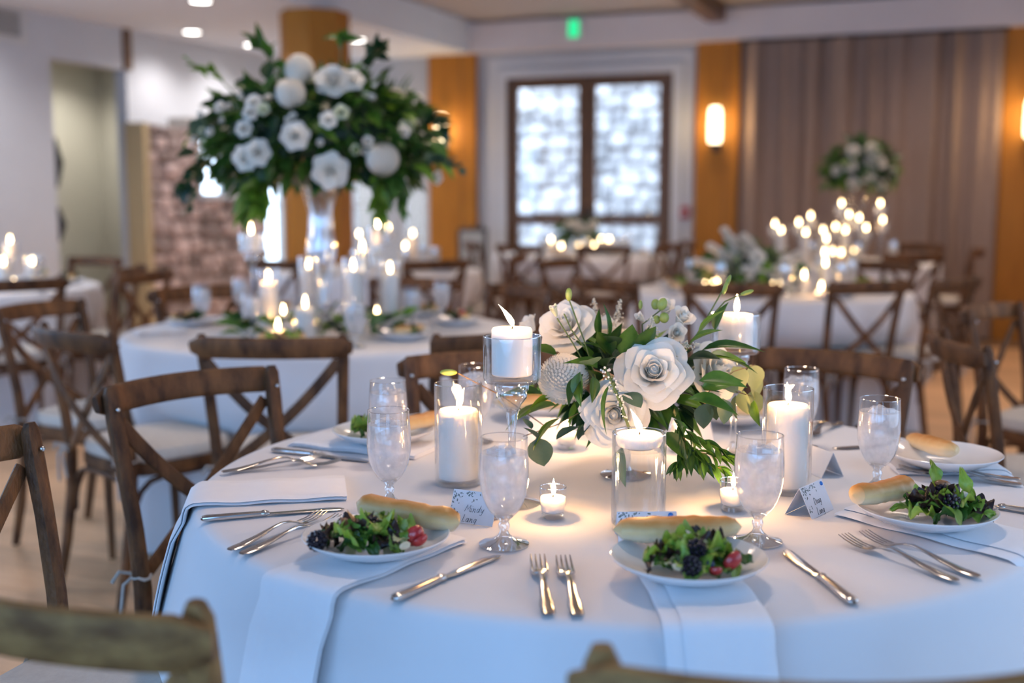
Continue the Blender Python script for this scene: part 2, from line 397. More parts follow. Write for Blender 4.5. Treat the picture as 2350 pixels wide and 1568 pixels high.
w = MB()                                  # left wall: hall opening, stone-clad stretch, glazed strip near the far corner
for u0, u1, z0, z1 in ((UR, -3.7, 0, CA), (-3.7, -2.8, 2.38, CA), (-2.8, -2.05, 0, CA), (-2.05, -1.35, 0, 1.27), (-2.05, -1.35, 1.93, CA), (-1.35, -0.88, 0, CA),
                       (-0.88, -0.30, 0, 0.08), (-0.88, -0.30, 2.46, CA), (-0.30, 0.12, 0, CA)):
    w.box(TL - 0.12, TL, u0, u1, z0, z1)
struct('wall_left', w, 'white_wall')
h = MB(); h.box(-4.75, -4.65, -5.0, -1.6, 0, 2.6); h.box(-4.65, TL - 0.12, -1.7, -1.6, 0, 2.6); h.box(-4.65, TL - 0.12, -5.0, -4.9, 0, 2.6)
h.box(-4.75, TL - 0.12, -5.0, -1.6, 2.6, 2.66)
struct('wall_hall', h, 'hall_wall')
struct('trim_1', MB().box(TL, TL + 0.025, -2.83, -2.74, 2.38, CA), 'dark_wood')
w = MB()                                  # far wall with the double door and two glazed strips beside the wood column
for t0, t1, z0, z1 in ((TL, -2.74, 0, CA), (-2.74, -2.36, 2.5, CA), (-2.36, -2.12, 0, CA), (-2.12, -1.80, 1.38, CA), (-1.80, -0.88, 0, CA), (-0.88, 0.86, 2.47, CA), (0.86, TR, 0, CA)):
    w.box(t0, t1, 0.0, 0.14, z0, z1)
w.box(-1.3, TR, 0.0, 0.14, CA, CM)
struct('wall_back', w, 'taupe_wall')
struct('wall_right', MB().box(TR, TR + 0.12, UR, 0.14, 0, 0.45).box(TR, TR + 0.12, UR, 0.14, 2.6, CM).box(TR, TR + 0.12, UR, -10.6, 0.45, 2.6).box(TR, TR + 0.12, -5.4, 0.14, 0.45, 2.6), 'taupe_wall')
struct('wall_rear', MB().box(TL, TR, UR - 0.12, UR, 0, 0.3).box(TL, TR, UR - 0.12, UR, 2.6, CM).box(TL, -1.6, UR - 0.12, UR, 0.3, 2.6).box(5.6, TR, UR - 0.12, UR, 0.3, 2.6), 'taupe_wall')
struct('window_5', MB().box(-1.6, 5.6, UR - 0.09, UR - 0.05, 0.3, 2.6), 'vent_white')          # added opaque panels keep the sky out of the unseen rear and side openings
struct('window_7', MB().box(TL, TL + 0.015, -10.3, -6.1, 0.6, 2.4), 'vent_white')  # added panel on solid wall behind the aisle fill light, no opening here
struct('window_6', MB().box(TR + 0.05, TR + 0.09, -10.6, -5.4, 0.45, 2.6), 'vent_white')  # added opaque panel, blocks sky light at the side opening
struct('ceiling', MB().box(-1.25, TR, UR, 0.14, CM, CM + 0.08), 'ceiling_dark')
struct('ceiling_aisle', MB().box(TL - 0.12, -1.42, UR, 0.14, CA, CA + 0.08), 'ceiling')
struct('trim_2', MB().box(-1.42, -1.25, UR, 0.0, CA, CM), 'ceiling')              # soffit between aisle and main room
struct('trim_3', MB().box(-1.25, TR, -0.16, 0.0, CA, CM - 0.03), 'beam_paint')      # boxed beam over the far wall
struct('trim_4', MB().box(1.22, 1.38, UR, -0.16, 2.90, CM), 'dark_wood')            # exposed ceiling beam
for i, (t0, t1) in enumerate(((-1.74, -1.21), (1.10, 1.51), (3.81, 4.75))):
    g = struct('trim_%d' % (5 + i), MB().box(t0, t1, -0.07, 0.0, 0, CA), 'honey_wood')
    if i < 2:
        MB().box(t0 + (t1 - t0)*0.70, t0 + (t1 - t0)*0.715, -0.074, -0.07, 0, CA).obj('panel_groove', 'dark_wood', g, smooth=False)
struct('baseboard_left', MB().box(TL, TL + 0.02, UR, -3.72, 0, 0.12), 'white_wall')
# column: eight-sided, clad in honey wood
col = MB().lathe([(0.30, 0), (0.30, 0.14), (0.278, 0.15), (0.278, CA)], 8)
col.xf(Matrix.Rotation(PI/8, 4, 'Z')).xf(Matrix.Translation((-1.36, -2.95, 0)))
struct('column', col, 'honey_wood')

# double door with wood stiles, glass above and below a mid rail
door = struct('door_1', MB().box(-0.88, -0.84, -0.02, 0.10, 0, 2.47).box(0.82, 0.86, -0.02, 0.10, 0, 2.47).box(-0.84, 0.82, -0.02, 0.10, 2.44, 2.47), 'dark_wood')
for s0, s1 in ((-0.84, -0.012), (-0.008, 0.82)):
    lf = MB()
    lf.box(s0, s0 + 0.075, 0.0, 0.05, 0.01, 2.44).box(s1 - 0.095, s1, 0.0, 0.05, 0.01, 2.44)
    lf.box(s0 + 0.075, s1 - 0.095, 0.0, 0.05, 2.365, 2.44).box(s0 + 0.075, s1 - 0.095, 0.0, 0.05, 1.0, 1.09).box(s0 + 0.075, s1 - 0.095, 0.0, 0.05, 0.01, 0.26)
    lo = lf.obj('door_leaf', 'dark_wood', door, smooth=False)
    for z0, z1 in ((1.09, 2.365), (0.26, 1.0)):
        MB().box(s0 + 0.075, s1 - 0.095, 0.02, 0.03, z0, z1).obj('pane', 'pane', lo, smooth=False)
    MB().box(-0.05 if s0 < -0.1 else 0.03, -0.03 if s0 < -0.1 else 0.05, -0.05, 0.0, 0.95, 1.15).obj('door_handle', 'iron', lo, smooth=False)
tr = MB()
for a, b in ((0.0, 0.10), (0.12, 0.20)):
    d = -0.035 if a == 0 else -0.02
    tr.box(-0.88 - b, -0.88 - a, d, 0.0, 0, 2.47 + b).box(0.86 + a, 0.86 + b, d, 0.0, 0, 2.47 + b).box(-0.88 - a, 0.86 + a, d, 0.0, 2.47 + a, 2.47 + b)
struct('trim_8', tr, 'white_wall')

def window(n, axis, a0, a1, z0, z1, at, bars):
    def bx(mb, p0, p1, q0, q1, d0, d1):
        return mb.box(p0, p1, at + d0, at + d1, q0, q1) if axis == 't' else mb.box(at - d1, at - d0, p0, p1, q0, q1)
    f = MB(); e = 0.035
    bx(f, a0, a0 + e, z0, z1, 0.02, 0.08); bx(f, a1 - e, a1, z0, z1, 0.02, 0.08); bx(f, a0 + e, a1 - e, z0, z0 + e, 0.02, 0.08); bx(f, a0 + e, a1 - e, z1 - e, z1, 0.02, 0.08)
    o = struct('window_%d' % n, f, 'white_wall')
    zs = [z0 + e] + bars + [z1 - e]
    for i in range(len(zs) - 1): bx(MB(), a0 + e, a1 - e, zs[i], zs[i + 1] - (0.02 if i < len(zs) - 2 else 0), 0.045, 0.052).obj('pane', 'pane', o, smooth=False)
    for b in bars: bx(MB(), a0 + e, a1 - e, b - 0.02, b, 0.03, 0.07).obj('glazing_bar', 'white_wall', o, smooth=False)
window(1, 'u', -0.88, -0.30, 0.08, 2.46, TL, [1.2])
window(2, 't', -2.74, -2.36, 0.02, 2.5, 0.0, [1.2])
window(3, 't', -2.12, -1.80, 0.02, 1.38, 0.0, [0.7])
window(4, 'u', -2.05, -1.35, 1.27, 1.93, TL, [1.49, 1.71])

# stone facing on the left wall around that window, stones laid one by one
stone_mesh = []
for k in range(14):
    r = random.Random(50 + k); b = MB().ball((0, 0, 0), (0.5, 0.5, 0.5), 8, 6)
    b.v = [tuple(math.copysign(abs(c)**0.62*0.79, c)*(1 + 0.10*noise.noise(Vector((x*3, y*3, z*3)) + Vector((k*5, 0, 0)))) for c in (x, y, z)) for x, y, z in b.v]
    stone_mesh.append(b)
def stone_wall(parent, spans, t_face, depth, mat, seed, size, axis):
    r = random.Random(seed); ms = [b.mesh('stone', mat) for b in stone_mesh]
    z = 0.0
    zmax = max(s[3] for s in spans)
    while z < zmax - 0.03:
        hgt = size*r.uniform(0.65, 1.05)
        if zmax - z < hgt*1.4: hgt = zmax - z
        for a0, a1, z0, z1 in spans:
            zc = z + hgt/2 + (a0*7.3 % 1 - .5)*hgt*.4
            if zc < z0 or zc > z1: continue
            a = a0
            while a < a1 - 0.02:
                wd = hgt*r.uniform(0.9, 2.1)
                if a1 - a < wd*1.3: wd = a1 - a
                d = depth*r.uniform(0.8, 1.25)
                zq = zc + r.uniform(-.14, .14)*hgt
                o = link('stone', r.choice(ms), parent, (t_face, a + wd/2, zq) if axis == 'u' else (a + wd/2, t_face, zq),
                         (r.uniform(-.12, .12), r.uniform(-.12, .12), 0), ((d*2, wd*1.0, hgt*r.uniform(.85, 1.2)) if axis == 'u' else (wd, d*2, hgt*r.uniform(.85, 1.2))))
                a += wd
        z += hgt
sw = MB(); SF = TL + 0.16
for u0, u1, z0, z1 in ((-2.78, -2.05, 0, 1.90), (-2.05, -1.35, 0, 1.25), (-1.35, -0.95, 0, 1.90)): sw.box(TL + 0.001, SF, u0, u1, z0, z1)
swo = struct('wall_stone', sw, 'mortar')
stone_wall(swo, ((-2.78, -2.05, 0, 1.90), (-2.05, -1.35, 0, 1.25), (-1.35, -0.95, 0, 1.90)), SF, 0.045, 'stone', 11, 0.155, 'u')
struct('trim_9', MB().box(TL + 0.001, SF + 0.05, -2.86, -2.785, 0, 1.92), 'tan_board')
struct('trim_10', MB().box(TL + 0.001, SF + 0.06, -2.25, -1.25, 1.905, 2.0), 'grey_beam')
struct('trim_11', MB().box(TL + 0.001, SF + 0.07, -2.05, -1.35, 1.251, 1.29), 'white_wall')

# outdoors behind the glass: paving and a pale stone wall in daylight
struct('ground', MB().box(-9, 9, 0.15, 8, -0.12, -0.02).box(-9, TL - 0.2, -1.5, 0.15, -0.12, -0.02), 'paving')
ow = struct('wall_outdoor', MB().box(-4.5, 3.5, 2.9, 3.2, -0.02, 3.3), 'mortar')
stone_wall(ow, ((-2.5, 1.1, 0.5, 2.95),), 2.9, 0.07, 'stone_out', 23, 0.19, 't')

# curtain on its rod
cu = MB()
def curtain_fn(a, b):
    t = 1.53 + a*2.27; ph = a*58 + 0.9*math.sin(a*23) + 0.25*math.sin(b*3 + a*40)
    amp = 0.035 + 0.018*math.sin(a*17 + 1) + 0.010*b
    return (t, -0.13 + amp*math.sin(ph) + 0.012*math.sin(ph*2.3), 2.70 - 2.68*b)
cu.grid(curtain_fn, 260, 10)
c0 = thing('curtain', 'taupe pleated full-height curtain hanging between two honey wood panels', 'curtain', P0, -ROOM_A)
cu.obj('drape', 'curtain', c0)
MB().tube([(1.50, -0.13, 2.715), (3.83, -0.13, 2.715)], 0.016, 8).obj('rod', 'iron', c0)

# sconces
def sconce(t, near):
    o = thing('wall_sconce', 'lit glass wall sconce on the honey wood panel ' + near, 'wall lamp', room(t, -0.072, 1.94), -ROOM_A, 'wall sconces on the wood panels')
    MB().lathe([(0.0, -0.17), (0.05, -0.165), (0.060, -0.13), (0.062, 0.0), (0.058, 0.13), (0.045, 0.175), (0.0, 0.18)], 20).obj('shade', 'sconce_glass', o, (0, -0.085, 0))
    MB().lathe([(0.0, -0.20), (0.03, -0.195), (0.055, -0.165), (0.052, -0.16), (0.0, -0.16)], 16).obj('cup', 'iron', o, (0, -0.085, 0))
    MB().bbox(-0.035, 0.035, -0.02, 0.0, -0.24, -0.12, 0.005).tube([(0, -0.01, -0.185), (0, -0.085, -0.185)], 0.012).obj('bracket', 'iron', o)
    d = bpy.data.lights.new('sconce_lamp', 'POINT'); d.energy = 9; d.color = (1.0, 0.66, 0.30); d.shadow_soft_size = 0.06
    l = bpy.data.objects.new('sconce_lamp', d); COL.objects.link(l); l.parent = o; l.location = (0, -0.17, 0.02)
sconce(-1.555, 'between soffit and double door')
sconce(1.305, 'between the double door and the curtain')
sconce(4.05, 'on the far side of the curtain')

# recessed ceiling lights: aisle (in view), then unseen fill lights added for main room and hall
def downlight(p, zc, label, grp, power, color=(1.0, 0.76, 0.59), soft=0.10):
    o = thing('downlight', label, 'ceiling light', (p[0], p[1], zc), 0, grp)
    MB().lathe([(0.075, -0.012), (0.10, -0.010), (0.10, 0.0), (0.075, 0.0)], 24, False).obj('trim_ring', 'vent_white', o)
    MB().lathe([(0.0, -0.006), (0.076, -0.006)], 24, False).obj('lens', 'can_light', o)
    d = bpy.data.lights.new('downlight_lamp', 'SPOT'); d.energy = power; d.color = color; d.spot_size = 2.6; d.spot_blend = 0.8; d.shadow_soft_size = soft
    l = bpy.data.objects.new('downlight_lamp', d); COL.objects.link(l); l.parent = o; l.location = (0, 0, -0.03)
for p in ((-2.84, 10.36), (-2.51, 11.24), (-1.44, 10.87), (-2.32, 8.73), (-3.55, 8.15), (-2.7, 6.0), (-3.3, 4.2)):
    downlight(p, CA, 'round white recessed downlight glowing in the aisle ceiling', 'aisle downlights', 52, (1.0, 0.94, 0.92))
for p in ((0.25, 2.45), (2.9, 4.4), (0.2, 6.4), (2.9, 7.0), (1.0, 9.2), (3.6, 9.0), (-0.55, 4.3)):  # out-of-view fill lamps added to lift the tables and main room
    downlight(p, CM, 'unseen round fill light added in the taupe main ceiling', 'added main room fill lights', 74 if p[1] < 3 else 105, soft=0.20)

downlight(room(-4.05, -2.35), 2.6, 'unseen round fill light added in the hall ceiling beyond the opening', None, 62, (1.0, 0.95, 0.85))  # out-of-view lamp added to brighten the dark hall
# wall fittings
e = thing('exit_sign', 'small green glowing exit sign on the beam over the double door', 'exit sign', room(-0.10, -0.165, 2.90), -ROOM_A)
MB().bbox(-0.075, 0.075, -0.03, 0.0, -0.10, 0.105, 0.006).obj('housing', 'vent_white', e)
MB().bbox(-0.055, 0.055, -0.04, -0.0305, -0.075, 0.09, 0.004).obj('lit_panel', 'exit_green', e)
e = thing('fire_alarm', 'small red fire alarm pull box beside the double door', 'fire alarm', room(1.00, 0.0, 1.12), -ROOM_A)
MB().bbox(-0.045, 0.045, -0.05, 0.0, -0.06, 0.06, 0.008).obj('case', 'red_plastic', e)
MB().bbox(-0.03, 0.03, -0.058, -0.0505, -0.01, 0.01, 0.003).obj('pull_bar', 'vent_white', e)
v = thing('air_vent', 'white louvred air vent high on the aisle wall', 'vent', room(TL, -4.20, 2.60), -ROOM_A)
MB().box(0, 0.02, -0.24, -0.20, -0.14, 0.14).box(0, 0.02, 0.20, 0.24, -0.14, 0.14).box(0, 0.02, -0.20, 0.20, 0.10, 0.14).box(0, 0.02, -0.20, 0.20, -0.14, -0.10).obj('frame', 'vent_white', v, smooth=False)
MB().box(0.001, 0.004, -0.20, 0.20, -0.10, 0.10).obj('backing', 'iron', v, smooth=False)
for k in range(8):
    MB().box(0.004, 0.018, -0.20, 0.20, -0.095 + k*0.025, -0.084 + k*0.025).obj('slat', 'vent_white', v, smooth=False)
for zz, dz, lab in ((1.55, 0.20, 'tall dark upper bracket fixed inside the hall opening'), (1.05, 0.14, 'dark lower bracket fixed inside the hall opening')):
    b = MB().sweep([(0, 0, -dz), (0.03, 0.02, 0), (0.01, 0, dz)], [0.02, 0.035, 0.012], [0.02, 0.035, 0.012], 8, (0, 1, 0))
    tag(b.obj('wall_bracket', 'iron', None, room(TL - 0.04, -3.66, zz), (0, 0, -ROOM_A)), lab, 'bracket')
# small framed board on an easel beside the far door
e = thing('easel_sign', 'grey board in a dark frame on a small easel beside the double door', 'easel sign', room(-1.02, -0.55, 0), -ROOM_A)
for x in (-0.14, 0.14): MB().tube([(x*1.5, -0.06, 0), (x*0.6, 0.0, 1.0)], 0.012).obj('leg', 'iron', e)
MB().tube([(0, 0.30, 0), (0, 0.0, 1.0)], 0.012).obj('leg', 'iron', e)
fr = MB().box(-0.16, 0.16, -0.055, -0.035, 0.46, 0.49).box(-0.16, 0.16, -0.03, -0.01, 0.93, 0.96).box(-0.16, -0.13, -0.05, -0.02, 0.49, 0.93).box(0.13, 0.16, -0.05, -0.02, 0.49, 0.93)
fr.obj('frame', 'iron', e, smooth=False)
MB().box(-0.13, 0.13, -0.042, -0.03, 0.49, 0.93).obj('board', 'board_grey', e, smooth=False)

# ------------------------------------------------------------------ round tables under floor-length cloths
def cloth_mesh(R, seed, nf, amp, flare=0.05):
    r = random.Random(seed); ph = [r.uniform(0, 2*PI) for _ in range(6)]
    prof = [(0.001, TZ), (R*0.4, TZ), (R*0.75, TZ), (R*0.93, TZ), (R*0.975, TZ - 0.0005), (R*0.992, TZ - 0.003), (R*1.002, TZ - 0.009), (R*1.008, TZ - 0.020)]
    zs = [0.72, 0.68, 0.62, 0.55, 0.47, 0.38, 0.28, 0.18, 0.09, 0.006]
    n = 176; mb = MB(); rows = []
    for rr, z in prof: rows.append([(rr*math.cos(2*PI*k/n), rr*math.sin(2*PI*k/n), z) for k in range(n)])
    for z in zs:
        d = (TZ - z)/TZ; ring = []
        for k in range(n):
            a = 2*PI*k/n
            wv = math.sin(nf*a + ph[0] + 0.9*math.sin(3*a + ph[1])) + 0.45*math.sin((nf*1.0 + 5)*a + ph[2]) + 0.3*math.sin(3*a + ph[3])
            wv = wv*(0.75 + 0.35*math.sin(2*a + ph[4]))
            rr = R*1.008 + flare*d + amp*d**0.75*(wv + 0.35)
            ring.append((rr*math.cos(a), rr*math.sin(a), z))
        rows.append(ring)
    for ring in rows: mb.v += ring
    for j in range(len(rows) - 1):
        for k in range(n): mb.f.append((j*n + k, (j + 1)*n + k, (j + 1)*n + (k + 1) % n, j*n + (k + 1) % n))
    mb.f.append(tuple(range(n - 1, -1, -1)))
    mb.f = [tuple(reversed(f)) for f in mb.f]
    return mb
TABLES = {  # key: (x, y, wording)
    'rose': (0.187, 2.102, 'with the low rose centrepiece'),
    'tall': (-0.75, 4.48, 'with the large tall flower arrangement'),
    'gladiolus': (1.45, 6.35, 'with the white gladiolus arrangement'),
    'curtain': (2.62, 9.10, 'in front of the taupe curtain'),
    'door': (0.60, 10.25, 'in front of the glazed double door'),
    'hall': (-3.20, 6.60, 'beside the hall opening'),
    'column': (-0.98, 8.10, 'beside the honey wood column'),
    'side': (2.62, 3.20, 'by the side windows'),
}
tbl = None; CLOTHS = []
for i, (k, (x, y, wd)) in enumerate(TABLES.items()):
    lab = 'round banquet table standing under the cloth %s' % wd if i else 'round banquet table standing under the cloth with the low rose centrepiece'
    if tbl is None:
        tbl = thing('round_table', lab, 'table', (x, y, 0), 0, 'round banquet tables')
        MB().lathe([(0.0, 0.73), (0.74, 0.73), (0.75, 0.735), (0.75, 0.755), (0.745, 0.7575), (0.0, 0.7575)], 64).obj('tabletop', 'honey_wood', tbl)
        for a in range(4):
            q = PI/4 + a*PI/2
            MB().tube([(0.42*math.cos(q), 0.42*math.sin(q), 0), (0.38*math.cos(q), 0.38*math.sin(q), 0.73)], 0.016, 8).obj('leg', 'iron', tbl)
    else: dup(tbl, (x, y, 0), 0, lab)
    c = cloth_mesh(0.76, 30 + i, (9 if i == 0 else 15), (0.012 if i == 0 else 0.026), 0.20 if i == 0 else 0.05).obj('tablecloth', 'linen', None, (x, y, 0))
    CLOTHS.append(c)
    tag(c, 'white floor-length cloth over the round table ' + wd, 'tablecloth', 'white round tablecloths')

# ------------------------------------------------------------------ cross-back chairs
def outline(s, n=28):
    pts = []
    for k in range(n):
        a = 2*PI*k/n; c, si = math.cos(a), math.sin(a)
        x = math.copysign(abs(c)**0.55, c); y = math.copysign(abs(si)**0.55, si)
        pts.append((x*(0.205 + 0.014*y)*s, y*0.20*s))
    return pts
def slab(rings):
    mb = MB(); n = 28
    for s, z in rings: mb.v += [(x, y, z) for x, y in outline(s)]
    for j in range(len(rings) - 1):
        for k in range(n): mb.f.append((j*n + k, j*n + (k + 1) % n, (j + 1)*n + (k + 1) % n, (j + 1)*n + k))
    mb.f += [tuple(range(n - 1, -1, -1)), tuple((len(rings) - 1)*n + k for k in range(n))]
    return mb
def make_chair(wood, label):
    o = thing('crossback_chair', label, 'chair')
    for s in (-1, 1):
        MB().sweep([(s*.188, -.262, 0), (s*.185, -.228, .16), (s*.184, -.203, .33), (s*.186, -.198, .45), (s*.192, -.208, .58), (s*.200, -.230, .72), (s*.205, -.248, .81), (s*.207, -.256, .868), (s*.2075, -.258, .884)],
                   [.013, .016, .017, .018, .017, .017, .018, .017, .010], [.013, .016, .017, .018, .016, .015, .016, .013, .008], 10, (0, 1, 0), 2.6).obj('back_post', wood, o)
        MB().sweep([(s*.19, .185, 0), (s*.184, .178, .2), (s*.18, .172, .425)], [.012, .015, .018], [.012, .015, .018], 10, (0, 1, 0)).obj('front_leg', wood, o)
        MB().ball((s*.2055, -.2325, .838), .0055, 8, 5).obj('rivet', 'steel', o)
        n = 8; pts = []
        for k in range(n + 1):
            f = k/n; pts.append((s*(.192 - .375*f + .03*math.sin(PI*f)*(1 if f < .5 else 1)), -.262 + .052*f - .022*math.sin(PI*f) + (.008 if s > 0 else -.004), .805 - .345*f))
        MB().sweep(pts, .0165, .0065, 8, (0, 1, 0), 3.0).obj('cross_slat', wood, o)
        t = MB()
        t.tube([(s*.186 + .018*math.cos(a), -.20 + .021*math.sin(a), .478 + .003*math.sin(3*a)) for a in [2*PI*k/10 for k in range(11)]], .004, 5)
        for dx, dz in ((.035, -.10), (-.015, -.12), (.05, -.01), (-.04, -.015)):
            t.tube([(s*.186, -.225, .478), (s*.186 + dx*.6, -.24, .478 + dz*.35 + .012), (s*.186 + dx, -.236, .478 + dz)], .0045, 5)
        t.obj('tie', 'tie', o)
    rl = []; hz = []; th = []
    for k in range(15):
        f = -1 + 2*k/14; rl.append((f*.236, -.268 - .064*(1 - f*f), .848 + .004*(1 - f*f)))
        q = 1 - max(0, abs(f) - .93)/.07*.45; hz.append(.0315*q); th.append(.0135*q)
    MB().sweep(rl, th, hz, 14, (0, -.22, 1), 3.2).obj('top_rail', wood, o)
    slab([(.97, .418), (1.0, .424), (1.0, .452), (.97, .458)]).obj('seat', wood, o)
    slab([(.95, .459), (.985, .468), (.985, .488), (.95, .500), (.80, .507), (.4, .510)]).obj('cushion', 'cushion', o)
    for ax in range(4):
        pts = []
        for f in (-1, -.985, -.94, -.84, -.66, -.4, 0, .4, .66, .84, .94, .985, 1):
            z = .26 + .152*(1 - abs(f)**5)**.5 if abs(f) < 1 else .26
            x = f*.176
            pts.append(((x, .172), (x, -.20), (.181, x*1.03 - .014), (-.181, x*1.03 - .014))[ax] + (z,))
        MB().tube(pts, .009, 7).obj('brace', wood, o)
    return o
chair_proto = {}
CH = []
def chair(rx, ry, fx, fy, label, grp, wood='chair_wood'):
    l = math.hypot(fx, fy); fx, fy = fx/l, fy/l
    x, y = rx + fx*.29, ry + fy*.29; rz = math.atan2(-fx, fy)
    if wood not in chair_proto:
        o = chair_proto[wood] = make_chair(wood, label); o.location = (x, y, 0); o.rotation_euler = (0, 0, rz); o['group'] = grp
    else: o = dup(chair_proto[wood], (x, y, 0), rz, label, grp)
    CH.append(o); return o
GR = 'cross-back chairs at the rose table'
chair(-.735, 2.545, .75, -.66, 'brown cross-back chair drawn up at the half hidden plate with a short roll', GR)
chair(-.945, 1.80, .96, -.26, 'weathered cross-back chair at the setting without a plate, rose table', GR)
chair(-.515, 1.150, .43, .90, 'weathered grey-brown cross-back chair behind the salad with the tilted breadstick and name card', GR, 'chair_wood_grey')
chair(.288, .945, 0.0, 1, 'weathered cross-back chair facing the salad whose card is half hidden by bread', GR, 'chair_wood_grey')
chair(.825, 2.92, -.58, -.82, 'dark cross-back chair across the rose table behind the taller pillar candle', GR)
chair(-.06, 2.91, .2, -.98, 'dark cross-back chair across the rose table behind the stemmed candle holder', GR)
chair(1.27, 3.25, .99, -.10, 'dark cross-back chair standing back to back with the rose table', 'cross-back chairs at the side table')
chair(1.77, 4.22, .68, -.73, 'light brown cross-back chair with ivory cushion at the side table', 'cross-back chairs at the side table')
GT = 'cross-back chairs at the tall flower table'
chair(-.70, 3.255, .03, 1, 'dark cross-back chair with its back to the rose table, under the tall flowers', GT)
chair(-1.365, 3.46, .66, .75, 'dark cross-back chair standing askew at the tall flower table', GT)
chair(-1.80, 4.28, .90, -.35, 'brown cross-back chair with ivory cushion on the hall side of the tall flower table', GT)
chair(-1.42, 5.06, .70, -.64, 'dark cross-back chair at the tall flower table in line with the stone facing', GT)
chair(-.03, 3.38, -.56, .83, 'dark cross-back chair between the tall flower table and the rose table', GT)
chair(.06, 5.12, -.76, -.65, 'dark cross-back chair on the window side of the tall flower table', GT)
chair(-.48, 5.58, -.25, -.97, 'dark cross-back chair on the column side of the tall flower table', GT)
GG = 'cross-back chairs at the gladiolus table'
chair(1.03, 5.30, .12, 1, 'dark cross-back chair with its back to the rose table, at the gladiolus table', GG)
chair(1.72, 5.42, -.36, .92, 'dark cross-back chair at the gladiolus table showing a clear cross over white cloth', GG)
chair(.44, 5.60, .78, .60, 'dark cross-back chair between the gladiolus table and the tall flower table', GG)
chair(2.22, 5.62, -.66, .75, 'reddish-brown cross-back chair at the gladiolus table towards the curtain side', GG)
chair(.28, 7.25, .77, -.55, 'dark cross-back chair alone in the gap beyond the gladiolus table', GG)
chair(2.32, 7.0, -.75, -.5, 'dark cross-back chair between the gladiolus table and the curtain table', GG)
for x, y, tk, lab in (
    (2.82, 7.98, 'curtain', 'dark cross-back chair with its back to the gladiolus table, at the curtain table'),
    (3.55, 8.70, 'curtain', 'dark cross-back chair on the side window side of the curtain table'),
    (3.45, 9.60, 'curtain', 'dark cross-back chair between the curtain table and the curtain'),
    (1.75, 8.30, 'curtain', 'dark cross-back chair on the door side of the curtain table'),
    (-.36, 10.0, 'door', 'dark cross-back chair at the door table beside the easel sign'),
    (.05, 9.45, 'door', 'dark cross-back chair at the door table on the column side'),
    (.75, 9.20, 'door', 'dark cross-back chair with its back to the room, square to the double door'),
    (1.35, 9.70, 'door', 'dark cross-back chair at the door table on the curtain side'),
    (1.60, 10.25, 'door', 'dark cross-back chair at the door table below the fire alarm'),
    (-2.20, 6.62, 'hall', 'dark cross-back chair at the hall table beside the tan board'),
    (-1.96, 6.15, 'hall', 'dark cross-back chair drawn well back from the hall table'),
    (-2.40, 5.55, 'hall', 'dark cross-back chair with its back to the tall flower table, at the hall table'),
    (-2.75, 7.55, 'hall', 'dark cross-back chair beyond the hall table in line with the hall opening'),
    (-.47, 7.20, 'column', 'dark cross-back chair at the column table facing the column'),
    (-1.55, 7.25, 'column', 'dark cross-back chair at the column table towards the stone facing'),
    (.05, 8.00, 'column', 'dark cross-back chair at the column table towards the double door')):
    tx, ty, wd = TABLES[tk]
    chair(x, y, tx - x, ty - y, lab, 'cross-back chairs at the table ' + wd)
# where a seat stands under the table edge it pushes the hanging cloth inwards
for c in CLOTHS:
    cx, cyy = c.location.x, c.location.y
    near = []
    for o in CH:
        if c is CLOTHS[0]: break
        if math.hypot(o.location.x - cx, o.location.y - cyy) < 1.25:
            a = o.rotation_euler.z; near.append((o.location.x, o.location.y, math.cos(a), math.sin(a)))
    for v in c.data.vertices:
        if v.co.z > .56: continue
        wz = min(1.0, (.56 - v.co.z)/.06)
        for ox, oy, ca, sa in near:
            dx, dy = cx + v.co.x - ox, cyy + v.co.y - oy
            lx, ly = dx*ca + dy*sa, -dx*sa + dy*ca
            if abs(lx) > .34 or ly < -.5 or ly > .235: continue
            r_ = math.hypot(v.co.x, v.co.y); ux, uy = -v.co.x/r_, -v.co.y/r_
            g = -ux*sa + uy*ca
            if g < .25: continue
            wx = min(1.0, (.34 - abs(lx))/.10)
            k = min((.235 - ly)/g, .42)*wz*wx
            v.co.x += ux*k; v.co.y += uy*k
    c.data.update()

# ------------------------------------------------------------------ glassware, china, cutlery
def make_goblet():
    o = thing('water_goblet', '', 'goblet')
    MB().lathe([(.0, .0), (.0375, .0008), (.038, .0025), (.030, .0045), (.017, .009), (.009, .016), (.0062, .022), (.0085, .028), (.0088, .032), (.0065, .036), (.010, .0405), (.014, .0445), (.0, .0470)], 32).obj('stem', 'stem_glass', o)
    bp = [(.0125, .0432), (.0215, .0520), (.0285, .0640), (.0335, .0780), (.0365, .0940), (.0375, .1080), (.0372, .1240), (.0362, .1420), (.0348, .1660)]
    MB().lathe(bp, 40, False).obj('bowl', 'glass', o)
    MB().lathe([(.0342, .1655), (.0342, .1664), (.0348, .1669), (.0354, .1664), (.0354, .1655)], 40, False).obj('rim', 'glass_rim', o)
    MB().lathe([(.0, .0478), (.0115, .0482), (.0205, .0535), (.0274, .0648), (.0323, .0784), (.0353, .0944), (.0363, .1080), (.0360, .1240), (.0352, .1400), (.0349, .1432), (.0325, .1426), (.0, .1428)], 40).obj('water', 'ice_water', o)
    r = random.Random(3)
    for k in range(7):
        a = k*2.4; rr = .008 + .013*((k*7) % 5)/5; s = .0085
        c = MB().bbox(-s, s, -s, s, -s, s, .0022).obj('ice_cube', 'ice', o, (rr*math.cos(a), rr*math.sin(a), .141 + .004*((k*3) % 3)), (r.uniform(0, 3), r.uniform(0, 3), r.uniform(0, 3)))
    return o
gob0 = None
